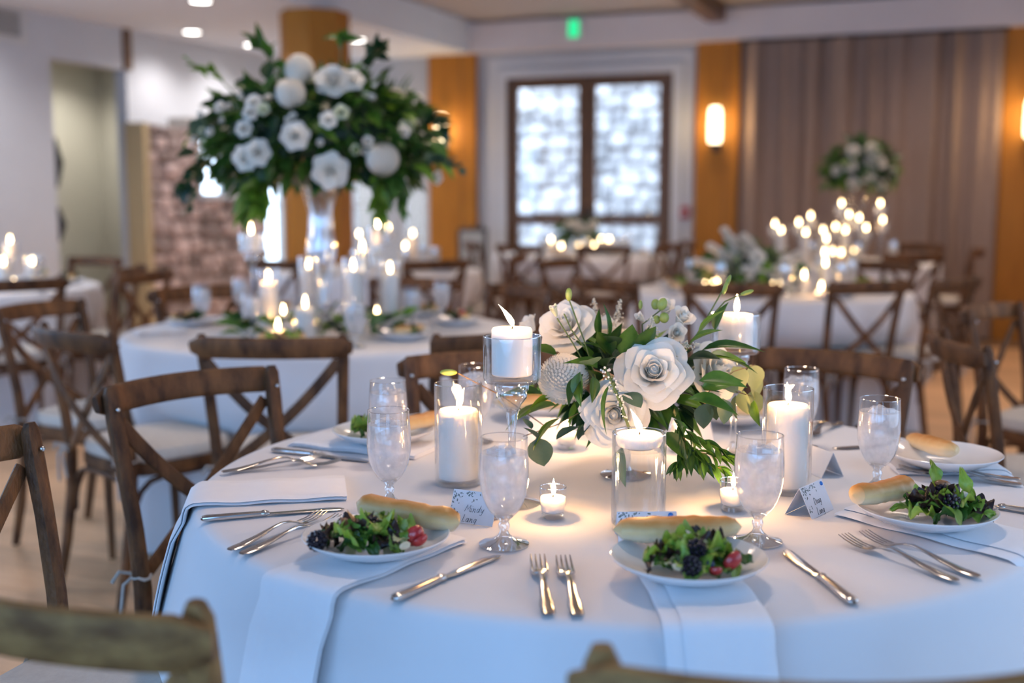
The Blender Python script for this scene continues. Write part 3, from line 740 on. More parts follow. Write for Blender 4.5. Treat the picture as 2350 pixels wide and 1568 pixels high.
def goblet(x, y, label, grp, rz=0.0, z=TZ + .0008):
    global gob0
    if gob0 is None:
        gob0 = make_goblet(); gob0.location = (x, y, z); gob0['label'] = label; gob0['group'] = grp; return gob0
    return dup(gob0, (x, y, z), rz, label, grp)
plate_me = MB().lathe([(0, 0), (.052, 0), (.056, .0012), (.060, .0045), (.082, .0105), (.101, .0215), (.1060, .0258), (.1070, .0272), (.1060, .0280), (.1005, .0245), (.081, .0140), (.060, .0078), (0, .0068)], 56).mesh('plate', 'china')
def plate(x, y, z, label, grp):
    return tag(link('salad_plate', plate_me, None, (x, y, z)), label, 'plate', grp)

def make_fork():
    o = thing('fork', '', 'fork')
    MB().sweep([(0, 0, .0045), (0, .004, .0045), (0, .03, .0050), (0, .06, .0085), (0, .09, .0135), (0, .115, .0165), (0, .133, .0140), (0, .146, .0095)],
               [.0055, .0085, .0092, .0068, .0042, .0033, .0040, .0085], [.0012, .0017, .0018, .0018, .0019, .0019, .0017, .0013], 10, (0, 0, 1), 2.6).obj('handle', 'steel', o)
    MB().sweep([(0, .143, .0102), (0, .150, .0078), (0, .158, .0062), (0, .166, .0058)], [.0075, .0110, .0122, .0124], [.0011, .0012, .0012, .0011], 10, (0, 0, 1), 3.0).obj('head', 'steel', o)
    for k in range(4):
        x = -.0102 + k*.0068
        MB().sweep([(x, .163, .0060), (x, .180, .0066), (x, .198, .0098), (x*.96, .212, .0138)], [.0021, .0019, .0016, .0008], [.0010, .0010, .0009, .0006], 6, (0, 0, 1)).obj('tine', 'steel', o)
    return o
def make_knife():
    o = thing('table_knife', '', 'knife')
    MB().sweep([(0, 0, .0055), (0, .003, .0055), (0, .010, .0055), (0, .05, .0055), (0, .085, .0055), (0, .097, .0055)], [.003, .0070, .0086, .0078, .0068, .0058], [.002, .0042, .0050, .0047, .0043, .004], 12, (0, 0, 1), 2.4).obj('handle', 'steel', o)
    MB().sweep([(0, .096, .0055), (0, .100, .0055), (0, .104, .0055), (0, .109, .0055)], [.006, .0078, .0072, .0050], [.0045, .0056, .0050, .003], 12, (0, 0, 1)).obj('collar', 'steel', o)
    MB().sweep([(0, .107, .0045), (0, .125, .0035), (-.001, .165, .0028), (-.0005, .205, .0026), (.002, .226, .0026), (.004, .233, .0026)], [.0050, .0078, .0096, .0102, .0065, .001], [.0015, .0013, .0012, .0011, .0009, .0006], 10, (0, 0, 1), 3.0).obj('blade', 'steel', o)
    return o
cut0 = {}
def cutlery(kind, p, q, label, grp, z=TZ + .0006):
    rz = math.atan2(-(q[0] - p[0]), q[1] - p[1])
    if kind not in cut0:
        o = cut0[kind] = make_fork() if kind == 'fork' else make_knife()
        o.location = (p[0], p[1], z); o.rotation_euler = (0, 0, rz); o['label'] = label; o['group'] = grp
    else: o = dup(cut0[kind], (p[0], p[1], z), rz, label, grp)
    return o
def fork(p, q, label, grp, z=TZ + .0006): return cutlery('fork', p, q, label, grp, z)
def knife(p, q, label, grp, z=TZ + .0006): return cutlery('knife', p, q, label, grp, z)

def napkin(c, a, b, width, hang, label, grp, th=.0062):
    # folded strip from a to b on the table about c, hanging over the edge beyond b
    a, b, c = Vector((*a, 0)), Vector((*b, 0)), Vector((*c, 0))
    d = (b - a).normalized(); sd = Vector((d.y, -d.x, 0)); pts = []
    n = 14; ln = (b - a).length
    for k in range(n + 1):
        p = a + d*ln*k/n; pts.append(p + Vector((0, 0, TZ + th/2 + .0006 + .0012*math.sin(k*1.1))))
    if hang:
        rad = (b - c).normalized(); R = (b - c).length
        for dr, z in ((.006, -.001), (.012, -.005), (.0155, -.014), (.0185, -.03)): pts.append(c + rad*(R + dr) + d*0 + Vector((0, 0, TZ + z + .003)))
        m = 9
        for k in range(1, m + 1):
            f = k/m; h_ = .03 + f*hang
            pts.append(c + rad*(R + .0195 + h_*.255 + .004*math.sin(f*5)) + Vector((0, 0, TZ + .003 - h_)))
    def ribbon(off, wd, th2, lift):
        mb = MB(); seg = 10
        for i, p in enumerate(pts):
            t = (pts[min(i + 1, len(pts) - 1)] - pts[max(i - 1, 0)]).normalized(); nn = sd.cross(t).normalized()
            w2 = wd/2*(1 + .008*math.sin(i*.9 + off*50)); o = sd*(off + .0012*math.sin(i*.5))
            for k in range(seg):
                an = 2*PI*k/seg; cx, sx = math.cos(an), math.sin(an)
                cx = math.copysign(abs(cx)**.35, cx); sx = math.copysign(abs(sx)**.6, sx)
                mb.v.append(tuple(p + o + sd*(w2*cx) + nn*(th2/2*sx + lift)))
        L = len(pts)
        mb.f += [(i*seg + k, i*seg + (k + 1) % seg, (i + 1)*seg + (k + 1) % seg, (i + 1)*seg + k) for i in range(L - 1) for k in range(seg)]
        mb.f += [tuple(range(seg - 1, -1, -1)), tuple((L - 1)*seg + k for k in range(seg))]
        return mb
    o = thing('napkin', label, 'napkin', (0, 0, 0), 0, grp)
    ribbon(0, width, th, 0).obj('under_layer', 'napkin', o)
    ribbon(-width*.08, width*.82, th*.7, th*.75).obj('top_fold', 'napkin', o)
    return o

# ------------------------------------------------------------------ candles and their glass
def flame_mesh(sz, lx, ly):
    mb = MB().lathe([(0, 0), (.0022, .0015), (.0045, .006), (.0058, .0115), (.0052, .018), (.0034, .026), (.0014, .033), (0, .038)], 10)
    mb.v = [(x*sz + lx*(z/.038)**1.6*.02*sz*1.0, y*sz + ly*(z/.038)**1.6*.02*sz, z*sz) for x, y, z in mb.v]
    return mb.mesh('flame', 'flame')
flames = {}
def light_up(o, zt, power, lean=(0, 0), sz=1.0, wick=.007):
    key = (round(lean[0], 1), round(lean[1], 1), round(sz, 1))
    if key not in flames: flames[key] = flame_mesh(sz, lean[0], lean[1])
    MB().tube([(0, 0, zt - .002), (.0006, 0, zt + wick*.6), (.0015, 0, zt + wick)], .0011, 6).obj('wick', 'wick', o)
    link('flame', flames[key], o, (.001, 0, zt + wick*.55))
    if power:
        d = bpy.data.lights.new('candle_glow', 'POINT'); d.energy = power; d.color = (1.0, 0.52, 0.19); d.shadow_soft_size = 0.009
        l = bpy.data.objects.new('candle_glow', d); COL.objects.link(l); l.parent = o; l.location = (lean[0]*.006, lean[1]*.006, zt + wick + .018*sz)
def candle(x, y, z, r, h, label, grp, power, lean=(0, 0), sz=1.0, name='pillar_candle', dish=.002):
    o = MB().lathe([(0, 0), (r - .002, 0), (r, .002), (r, h - .003), (r - .0025, h), (r*.8, h - dish*.4), (r*.3, h - dish), (0, h - dish)], 36).obj(name, 'wax', None, (x, y, z))
    tag(o, label, 'candle', grp); light_up(o, h - dish, power, lean, sz); return o
hur = {}
def hurricane(x, y, r, h, label, grp, z=TZ + .0008):
    key = (r, h)
    if key in hur: return dup(hur[key], (x, y, z), 0, label, grp)
    o = hur[key] = thing('glass_cylinder', label, 'candle holder', (x, y, z), 0, grp)
    MB().lathe([(r - .0035, .0095), (r - .003, .012), (r - .0026, h - .001)], 48, False).obj('inner_wall', 'glass', o)
    MB().lathe([(r, .0035), (r, h - .001)], 48, False).obj('outer_wall', 'glass', o)
    MB().lathe([(r - .0026, h - .001), (r - .002, h + .0003), (r - .0006, h + .0003), (r, h - .001)], 48, False).obj('rim', 'glass_rim', o)
    MB().lathe([(0, 0), (r - .003, 0), (r, .003), (r - .0002, .0065), (r - .004, .0095), (0, .0092)], 48).obj('base', 'solid_glass', o)
    return o
stm = {}
def stem_holder(x, y, h, label, grp, z=TZ + .0008):
    h = round(h, 2)
    if h in stm: return dup(stm[h], (x, y, z), 0, label, grp)
    o = stm[h] = thing('stemmed_candle_holder', label, 'candle holder', (x, y, z), 0, grp)
    k = h - .295
    MB().lathe([(.0475, .220 + k), (.0490, .2245 + k), (.0490, .294 + k)], 48, False).obj('cup_wall', 'glass', o)
    MB().lathe([(.0458, .224 + k), (.0462, .294 + k)], 48, False).obj('cup_lining', 'glass', o)
    MB().lathe([(.0462, .294 + k), (.0470, .2955 + k), (.0484, .2955 + k), (.0490, .294 + k)], 48, False).obj('rim', 'glass_rim', o)
    MB().lathe([(.029, .2145 + k), (.0455, .2165 + k), (.0475, .220 + k), (.0455, .2235 + k), (0, .2225 + k)], 40).obj('cup_floor', 'solid_glass', o)
    MB().lathe([(0, .158 + k), (.010, .166 + k), (.0165, .178 + k), (.0245, .188 + k), (.0262, .194 + k), (.0255, .1995 + k), (.0285, .2035 + k), (.0292, .211 + k), (.0288, .2143 + k), (0, .2143 + k)], 36).obj('bowl_knop', 'stem_glass', o)
    MB().lathe([(0, .026), (.0062, .028), (.0060, (.100 + k*.6)), (.0072, .135 + k), (.0110, .168 + k), (0, .170 + k)], 24).obj('stem', 'stem_glass', o)
    MB().lathe([(0, 0), (.048, .0006), (.0495, .0025), (.040, .0048), (.020, .010), (.009, .018), (.0065, .028), (0, .030)], 40).obj('foot', 'solid_glass', o)
    return o
vot = None
def votive(x, y, label_g, label_c, grp, power, z=TZ + .0008, sz=.75):
    global vot
    if vot is None:
        o = vot = thing('votive_glass', label_g, 'candle holder', (x, y, z), 0, grp)
        MB().lathe([(.0190, .008), (.0198, .020), (.0216, .0225), (.0222, .0515)], 32, False).obj('wall', 'glass', o)
        MB().lathe([(.0208, .051), (.0212, .0524), (.0218, .0524), (.0223, .051)], 32, False).obj('rim', 'glass_rim', o)
        MB().lathe([(0, 0), (.0165, 0), (.0188, .002), (.0190, .0075), (.015, .0085), (0, .0075)], 32).obj('base', 'solid_glass', o)
    else: dup(vot, (x, y, z), 0, label_g, grp)
    c = MB().lathe([(0, .0092), (.0150, .0092), (.0186, .012), (.0190, .0195), (.0206, .0230), (.0208, .0345), (.0200, .0352), (.010, .0345), (0, .0345)], 28).obj('votive_candle', 'wax', None, (x, y, z))
    tag(c, label_c, 'candle', grp + ', wax'); light_up(c, .0345, power, (0, 0), sz, .006)
def floating(x, y, r, h, label_g, label_w, label_c, grp, power, lean=(0, 0), sz=1.0):
    hurricane(x, y, r, h, label_g, grp)
    wr = r - .0042; wz = h - .028
    w_ = MB().lathe([(0, .0105), (wr, .0105), (wr, wz), (0, wz)], 40).obj('vase_water', 'vase_water', None, (x, y, TZ + .0008))
    tag(w_, label_w, 'water', grp + ', water')
    cr = r - .006
    c = MB().lathe([(0, 0), (cr*.55, .001), (cr*.9, .006), (cr, .014), (cr, .022), (cr - .002, .0255), (cr*.6, .0245), (0, .0235)], 40).obj('floating_candle', 'wax', None, (x, y, TZ + .0008 + wz + .0005))
    tag(c, label_c, 'candle', grp + ', wax'); light_up(c, .0235, power, lean, sz)

# rose table: candles
GC = 'candle glasses on the rose table'; PW = 2.15
stem_holder(.000, 1.900, .295, 'clear stemmed candle holder in front of the rose centrepiece, beside the iced goblet', GC)
candle(.000, 1.900, TZ + .0008 + .2236, .0345, .080, 'short white pillar candle with slanting flame in the front stemmed holder', 'lit candles on the rose table', PW, (-1.2, 0))
stem_holder(.448, 2.262, .295, 'clear stemmed candle holder standing behind the eucalyptus of the rose centrepiece', GC)
candle(.448, 2.262, TZ + .0008 + .2236, .0345, .066, 'short white pillar candle in the stemmed holder behind the eucalyptus', 'lit candles on the rose table', PW)
hurricane(-.098, 2.041, .0435, .186, 'clear glass cylinder with a pillar candle beside the front stemmed holder', GC)
candle(-.098, 2.041, TZ + .0105, .0360, .128, 'white pillar candle with a tall flame in the cylinder by the frosted goblet and plate', 'lit candles on the rose table', PW, (.5, 0))
hurricane(.489, 1.985, .0440, .187, 'clear glass cylinder with a pillar candle behind the handwritten card with a heart gem', GC)
candle(.489, 1.985, TZ + .0105, .0360, .148, 'taller white pillar candle in the cylinder behind the card with the heart gem', 'lit candles on the rose table', PW, (-.2, 0))
floating(.203, 1.780, .0432, .150, 'clear glass cylinder of water with a floating candle behind the bread-topped salad', 'clear water under the floating candle on the rose table', 'white floating candle in the water cylinder on the rose table', GC, PW, (-.8, 0))
votive(.067, 1.815, 'small votive glass between the front goblet and the water cylinder', 'small white votive candle between the front goblet and the water cylinder', 'votives on the rose table', 1.1)
votive(.370, 1.860, 'small votive glass half behind the goblet by the water cylinder', 'small white votive candle half behind the goblet by the water cylinder', 'votives on the rose table', 1.1)
votive(.114, 2.330, 'small votive glass behind the rose centrepiece beside the stemmed holder', 'small white votive candle behind the rose centrepiece beside the stemmed holder', 'votives on the rose table', 1.1)
votive(.345, 2.310, 'small votive glass behind the rose centrepiece under the trailing vine', 'small white votive candle behind the rose centrepiece under the trailing vine', 'votives on the rose table', 1.1)

# rose table: goblets
GB = 'iced water goblets on the rose table'
goblet(-.012, 1.668, 'iced water goblet standing before the front stemmed candle holder', GB)
goblet(-.208, 1.884, 'iced water goblet behind the plate with the tilted breadstick', GB, .7)
goblet(.374, 1.683, 'glinting water goblet beside the bread-topped salad plate', GB, 1.9)
goblet(.655, 1.994, 'iced water goblet beside the plate with berries and the curled lettuce', GB, 2.6)
goblet(-.242, 2.190, 'iced water goblet in front of the half hidden plate with a short roll', GB, 3.3)
goblet(.603, 2.340, 'water goblet behind the cylinder with the taller pillar candle', GB, 4.1)
goblet(-.078, 2.390, 'water goblet half hidden behind the stemmed candle holder', GB, 5.0)

# rose table: plates, napkins, cutlery
C1 = (.187, 2.102); PZ = TZ + .0118
SET = {'F': ((.241, 1.502), 'whose card is half hidden by bread'), 'L': ((-.197, 1.602), 'with the tilted breadstick'), 'R': ((.653, 1.744), 'with two blackberries'),
       'S': ((.825, 2.130), 'holding only a breadstick'), 'N': ((-.270, 2.350), 'with a short roll and greens'), 'Q': ((.514, 2.569), 'behind the eucalyptus'), 'M': ((.06, 2.660), 'behind the stemmed candle holder')}
for k, ((x, y), wd) in SET.items(): plate(x, y, PZ, 'white china plate ' + wd + ' on the rose table', 'plates on the rose table')
GN = 'folded napkins on the rose table'
napkin(C1, (.243, 1.56), (.253, 1.345), .136, .34, 'folded white napkin hanging over the edge under the bread-topped salad', GN)
napkin(C1, (-.125, 1.714), (-.282, 1.497), .142, .34, 'folded white napkin hanging over the edge under the plate with the tilted breadstick', GN)
napkin(C1, (-.300, 2.000), (-.553, 1.955), .170, .30, 'folded white napkin with no plate on it, hanging over the cloth edge', GN)
napkin(C1, (.590, 1.870), (.775, 1.632), .150, .26, 'folded white napkin under the plate with two blackberries', GN)
napkin(C1, (.735, 2.170), (.935, 2.160), .150, .26, 'folded white napkin under the plate holding only a breadstick', GN)
napkin(C1, (-.165, 2.290), (-.430, 2.410), .150, .2, 'folded white napkin under the plate with a short roll', GN)
GF, GK = 'forks on the rose table', 'knives on the rose table'
fork((.046, 1.370), (.036, 1.594), 'outer fork of the pair lying between two plates, tines up the table', GF)
fork((.082, 1.366), (.072, 1.600), 'inner fork of the pair beside the bread-topped salad', GF)
knife((.440, 1.408), (.405, 1.637), 'knife with candle glints on its blade beside the bread-topped salad', GK)
knife((-.155, 1.421), (-.017, 1.616), 'knife with its tip at the foot of the front goblet', GK)
fork((-.418, 1.631), (-.304, 1.823), 'outer fork of the pair beside the plate with the tilted breadstick', GF)
fork((-.396, 1.612), (-.270, 1.800), 'fork half hidden behind the plate with the tilted breadstick', GF)
knife((-.504, 1.790), (-.284, 1.863), 'knife lying beside the napkin with no plate', GK)
fork((-.548, 2.100), (-.384, 2.215), 'fork with raised tines beside the napkin with no plate', GF, TZ + .003)
fork((-.538, 2.118), (-.350, 2.172), 'second fork crossing its mate beside the napkin with no plate', GF)
knife((-.495, 2.297), (-.300, 2.212), 'knife lying near the plate with a short roll', GK)
fork((.606, 1.495), (.500, 1.689), 'outer fork of the pair beside the plate with two blackberries', GF)
fork((.642, 1.512), (.528, 1.722), 'inner fork of the pair beside the plate with two blackberries', GF)
knife((.905, 1.800), (.770, 1.905), 'knife beside the plate with two blackberries', GK)
fork((.935, 2.045), (.770, 2.101), 'fork with crossed tines near the plate holding only a breadstick', GF, TZ + .003)
fork((.925, 2.015), (.778, 2.098), 'second fork crossing its mate near the plate holding only a breadstick', GF)
knife((.895, 2.375), (.678, 2.322), 'knife behind the plate holding only a breadstick', GK)
fork((.760, 2.582), (.640, 2.420), 'fork lying by the table edge behind the taller pillar candle', GF)
fork((.728, 2.600), (.610, 2.440), 'second fork by the table edge behind the taller pillar candle', GF)

# ------------------------------------------------------------------ place cards
GLYPH = {'M': [[(0, 0), (.10, .70), (.28, .20), (.46, .70), (.58, 0)]], 'i': [[(0, .40), (.02, 0), (.12, .05)], [(.03, .56), (.04, .60)]],
 'n': [[(0, .40), (.02, 0), (.10, .34), (.20, .38), (.24, 0), (.32, .04)]], 'd': [[(.25, .33), (.10, .40), (0, .20), (.10, 0), (.22, .10), (.30, .75), (.28, .05), (.36, .03)]],
 'y': [[(0, .40), (.08, .05), (.20, .15), (.28, .40), (.20, -.25), (.04, -.20)]], 'L': [[(.06, .75), (.02, 0), (.30, .03)]],
 'a': [[(.25, .35), (.10, .40), (0, .18), (.10, 0), (.22, .12), (.27, .38), (.28, .02), (.36, .05)]], 'g': [[(.25, .35), (.10, .40), (0, .20), (.10, .03), (.22, .12), (.27, .38), (.20, -.28), (.02, -.20)]],
 'D': [[(.06, .70), (.05, 0), (.25, .02), (.40, .30), (.30, .62), (0, .70)]], 'o': [[(.10, .40), (0, .20), (.10, 0), (.24, .15), (.20, .36), (.10, .40)]],
 'u': [[(0, .40), (.04, .05), (.15, .02), (.24, .20), (.26, .40), (.27, .03), (.34, .03)]]}
def handwriting(lines, em, x0, y0):
    mb = MB()
    for li, ln in enumerate(lines):
        x = x0 + li*(-.1*em)
        for ch in ln:
            wd = max(p[0] for st in GLYPH[ch] for p in st)
            for st in GLYPH[ch]:
                mb.tube([(x + (p[0] + p[1]*.22)*em, y0 - li*em*1.05 + p[1]*em, .0004) for p in st], .00030, 4)
            x += (wd + .09)*em
    return mb
def place_card(x, y, rz, W, Hh, label, words=None, printed=True, gem=True, spread=.024, seed=1):
    # folded tent card; the printed face looks along local -y
    o = thing('place_card', label, 'place card', (x, y, TZ + .0006), rz, 'place cards on the rose table')
    sl = math.hypot(Hh, spread); an = math.atan2(Hh, spread)
    def face(sgn):
        mb = MB().box(-W/2, W/2, 0, sl, 0, .0005)
        if sgn > 0: return mb.xf(Matrix.Translation((0, -spread, 0)) @ Matrix.Rotation(an, 4, 'X'))
        return mb.xf(Matrix.Translation((0, spread, 0)) @ Matrix.Rotation(PI, 4, 'Z') @ Matrix.Rotation(an, 4, 'X'))
    f = face(1).obj('front_panel', 'paper', o, smooth=False); face(-1).obj('back_panel', 'paper', o, smooth=False)
    T_ = Matrix.Translation((0, -spread, 0)) @ Matrix.Rotation(an, 4, 'X') @ Matrix.Translation((-W/2, 0, .0006))
    if printed:
        r = random.Random(seed); mb = MB()
        for k in range(46):
            q = r.random()
            if q < .62: px, py = W*(.02 + .62*r.random()**1.3), sl*(1 - .04 - .34*r.random()**1.5*(1.1 - .9*r.random()))
            else: px, py = W*(.02 + .17*r.random()), sl*(.97 - .85*r.random())
            a = r.uniform(0, 2*PI); ll = W*r.uniform(.035, .075); ww = ll*r.uniform(.35, .6)
            pts = [(ll*t, ww*s_) for t, s_ in ((-.5, 0), (-.2, .42), (.15, .45), (.5, 0), (.15, -.45), (-.2, -.42))]
            c, s = math.cos(a), math.sin(a)
            P = [(min(max(px + u*c - v_*s, 0.0005), W - .0005), min(max(py + u*s + v_*c, .0005), sl - .0005), k*1e-6) for u, v_ in pts]
            mb.add(P, [tuple(range(6))])
        mb.xf(T_).obj('leaf_print', 'print_green', f, smooth=False)
    if words: handwriting(words, sl*.30, W*.33, sl*.36).xf(T_).obj('handwriting', 'ink', f)
    if gem: MB().ball((W*.90, sl*.88, .0006), (W*.045, W*.045, .0028), 12, 6).xf(T_).obj('gem', 'gem', f)
place_card(-.058, 1.800, -.42, .080, .048, 'tent card with grey leaf print and two handwritten words behind the front goblet', ['Mindy', 'Lang'], True, False, seed=3)
place_card(.207, 1.702, .03, .092, .042, 'tent card with grey leaf print and a blue gem behind a breadstick', None, True, True, seed=5)
place_card(.497, 1.850, .88, .084, .048, 'tent card with leaf print, handwriting and a blue heart gem beside the taller pillar candle', ['Doug', 'Lang'], True, True, seed=8)
place_card(.588, 2.125, 1.9, .084, .046, 'tent card turned sideways with a brown-lit leaf print behind the taller pillar candle', None, True, False, seed=9)
place_card(.080, 2.420, 2.9, .085, .048, 'plain side of a tent card behind the votive and the rose centrepiece', None, False, False)
place_card(.385, 2.400, 3.4, .085, .048, 'plain side of a tent card glowing behind the trailing vine', None, False, False)

# ------------------------------------------------------------------ food
def bread(x, y, z, ang, L, r, label, grp, tilt=0.0, bend=.012):
    n = 16; pts = []; rs = []; rv = random.Random(int(x*1e4) + 7)
    for k in range(n + 1):
        f = -1 + 2*k/n; pts.append((f*L/2, bend*(f*f - .4) + .002*rv.uniform(-1, 1), r*.82 + .0015*rv.uniform(-1, 1)))
        e = max(0.0, 1 - abs(f)**7)**.5; rs.append(max(.0008, r*e*(1 + .10*math.sin(f*3 + x*9))))
    o = MB().sweep(pts, rs, [q*.86 for q in rs], 16, (0, 0, 1)).obj('breadstick', 'bread', None, (x, y, z), (0, tilt, ang))
    return tag(o, label, 'breadstick', grp)
def salad_leaf_mesh(kind, seed):
    r = random.Random(seed); ph = [r.uniform(0, 6) for _ in range(4)]
    L = {'frilly': .058, 'red': .050, 'dark': .044, 'rib': .050, 'long': .066}[kind]; W = {'frilly': .026, 'red': .020, 'dark': .016, 'rib': .016, 'long': .013}[kind]
    fr = {'frilly': .0100, 'red': .0075, 'dark': .004, 'rib': .003, 'long': .003}[kind]
    def fn(a, b):
        u = 2*a - 1; wp = math.sin(PI*min(1, b*.92 + .06))**.7*(1 + .18*math.sin(9*b + ph[0])*abs(u))
        x = u*W*wp; y = L*b*(1 + .08*math.sin(11*u + ph[1])*b)
        z = fr*abs(u)**1.5*math.sin(13*b + 4*u + ph[2])*1.2 + .012*math.sin(PI*b)*1.0 + W*.55*u*u*(.6 + .4*math.sin(3*b + ph[3])) - .006*b*b
        return (x, y - L/2, z)
    return MB().grid(fn, 10, 12).mesh('salad_leaf', {'frilly': 'lettuce', 'red': 'lettuce_red', 'dark': 'lettuce_dark', 'rib': 'lettuce_pale', 'long': 'lettuce'}[kind], sharp=False)
SL = {k: [salad_leaf_mesh(k, 10*i + j) for j in range(3)] for i, k in enumerate(('frilly', 'red', 'dark', 'rib', 'long'))}
WORD = {'frilly': 'bright green frilly lettuce leaf', 'red': 'dark red lettuce leaf', 'dark': 'dark green salad leaf', 'rib': 'pale lettuce heart piece', 'long': 'long curled green lettuce leaf'}
bb = MB()
for k in range(46):
    zz = 1 - 2*(k + .5)/46; rr = math.sqrt(1 - zz*zz); a = k*2.39996
    bb.ball((.0105*rr*math.cos(a), .0105*rr*math.sin(a), .0128*zz), .0033, 6, 4)
berry_me = bb.mesh('blackberry', 'berry')
straw_me = MB().ball((0, 0, 0), (.012, .010, .014), 12, 8)
straw_me.v = [(x, min(y, .003), z*(1 - .25*(z > 0)*abs(x)/.012)) for x, y, z in straw_me.v]
straw_me = straw_me.mesh('strawberry_piece', 'strawberry')
feta_me = MB().ball((0, 0, 0), .008, 6, 4); feta_me.v = [tuple(c*(1 + .35*noise.noise(Vector((x, y, z))*260)) for c in (x, y, z)) for x, y, z in feta_me.v]
feta_me = feta_me.mesh('feta_crumble', 'feta', False)
alm_me = MB().ball((0, 0, 0), (.0085, .0055, .0012), 12, 4).mesh('almond_slice', 'almond')
pec_me = MB().ball((0, 0, 0), (.012, .006, .005), 10, 6).mesh('candied_pecan', 'pecan')
blu_me = MB().ball((0, 0, 0), .006, 10, 6).mesh('blueberry', 'blueberry')
def salad(cx, cy, z, seed, on, plan, rx=.060, ry=.044, extras=()):
    r = random.Random(seed); i = 0; tot = sum(plan.values())
    kinds = [k for k, n in plan.items() for _ in range(n)]; r.shuffle(kinds)
    for k in kinds:
        f = i/tot; rad = (1 - f)**.5; a = i*2.39996 + r.uniform(-.3, .3)
        x, y = cx + rx*rad*math.cos(a), cy + ry*rad*math.sin(a)
        zz = z + .018 + .022*(1 - rad**2) + r.uniform(0, .006)
        o = link('salad_leaf', r.choice(SL[k]), None, (x, y, zz), (r.uniform(-.6, .6), r.uniform(-.7, .7), r.uniform(0, 6.28)), r.uniform(.60, .95))
        tag(o, WORD[k] + ' in the salad ' + on, 'salad leaf', 'salad leaves on the plate ' + on); i += 1
    for me, nm, lab, dx, dy, dz, rot, sc in extras:
        tag(link(nm, me, None, (cx + dx, cy + dy, z + dz), rot, sc), lab + ' on the salad ' + on, nm.replace('_', ' ').split()[0] if nm != 'salad_leaf' else 'salad leaf', nm.replace('_', ' ') + ' bits on the plate ' + on)
x, y = SET['F'][0]; on = 'whose card is half hidden by bread'
salad(x + .004, y - .020, PZ, 4, on, {'frilly': 16, 'red': 13, 'dark': 14, 'rib': 3, 'long': 3}, extras=(
    (berry_me, 'blackberry', 'large upright blackberry', -.002, -.026, .048, (.3, .2, 0), 1.15), (berry_me, 'blackberry', 'flat-lying blackberry at the rim', -.012, -.048, .034, (1.4, 0, .5), 1.1),
    (straw_me, 'strawberry_piece', 'bright red strawberry piece', .044, -.036, .038, (.5, .4, .9), 1.1), (straw_me, 'strawberry_piece', 'pinkish strawberry piece lower down', .020, -.050, .030, (1.2, .1, .2), .8),
    (feta_me, 'feta_crumble', 'white feta crumble on top', -.008, .020, .052, (0, 0, 0), 1.25), (feta_me, 'feta_crumble', 'small white feta crumble lower down', -.018, .014, .048, (1, 0, 2), .7),
    (blu_me, 'blueberry', 'blueberry tucked beside the blackberry', .014, -.046, .036, (0, 0, 0), 1.0), (alm_me, 'almond_slice', 'thin almond slice', -.030, -.052, .034, (.9, .3, .2), .9)))
bread(x - .004, y + .072, PZ + .026, .10, .188, .0205, 'long golden breadstick lying across the back rim of the salad whose card it hides', 'breadsticks on the rose table', 0, .010)
x, y = SET['L'][0]; on = 'with the tilted breadstick'
salad(x - .012, y - .018, PZ, 9, on, {'frilly': 10, 'red': 14, 'dark': 13, 'rib': 5, 'long': 2}, rx=.066, ry=.042, extras=(
    (berry_me, 'blackberry', 'glossy blackberry at the plate edge', -.064, -.038, .033, (.9, 0, .4), 1.15), (berry_me, 'blackberry', 'blackberry in the middle', .008, .000, .044, (.5, .6, 0), 1.0),
    (straw_me, 'strawberry_piece', 'deep red strawberry piece beside the breadstick', .070, -.012, .033, (.4, .3, .5), 1.25), (straw_me, 'strawberry_piece', 'second red strawberry piece beside the breadstick', .078, -.022, .030, (1.0, .3, 1.6), .9),
    (alm_me, 'almond_slice', 'pale almond slice against the strawberry', .060, -.050, .030, (1.0, -.3, .5), 1.0), (feta_me, 'feta_crumble', 'white feta crumble in the middle', -.004, .010, .046, (0, 0, 0), .7),
    (pec_me, 'candied_pecan', 'long candied nut sliver', -.026, -.012, .046, (.2, .5, -.9), 1.5)))
bread(x + .040, y + .054, PZ + .026, -.30, .168, .0205, 'golden breadstick tilted over the rim beside the front goblet', 'breadsticks on the rose table', .10, -.006)
x, y = SET['R'][0]; on = 'with two blackberries'
salad(x + .020, y - .012, PZ, 15, on, {'frilly': 9, 'red': 16, 'dark': 11, 'rib': 2, 'long': 5}, rx=.062, ry=.044, extras=(
    (berry_me, 'blackberry', 'big blackberry in front', .002, -.022, .042, (1.2, .2, .4), 1.25), (berry_me, 'blackberry', 'blackberry on top', .000, .008, .050, (.5, .1, 0), 1.0),
    (pec_me, 'candied_pecan', 'candied nut on top', .006, .018, .062, (.2, .2, .3), 1.3), (feta_me, 'feta_crumble', 'white feta crumble beside the nut', .034, .0, .048, (0, 0, 0), .9),
    (SL['long'][1], 'salad_leaf', 'tall upright green lettuce frond', -.008, .030, .070, (1.2, .2, .2), .8), (SL['long'][2], 'salad_leaf', 'second upright green lettuce frond', .040, .014, .066, (1.3, -.3, -.3), .7)))
bread(x - .058, y + .034, PZ + .026, .62, .145, .0215, 'short golden breadstick resting beside the two blackberries', 'breadsticks on the rose table', .04, .006)
x, y = SET['S'][0]
bread(x - .014, y + .030, PZ + .020, -1.50, .205, .0185, 'slim golden breadstick alone on its plate', 'breadsticks on the rose table', -.10, .004)
x, y = SET['N'][0]; on = 'with a short roll and greens'
salad(x - .02, y - .02, PZ, 21, on, {'frilly': 4, 'red': 4, 'dark': 5}, rx=.04, ry=.04)
bread(x + .060, y + .02, PZ + .020, .45, .150, .0200, 'short golden roll on the half hidden plate', 'breadsticks on the rose table', -.08, .006)
x, y = SET['M'][0]
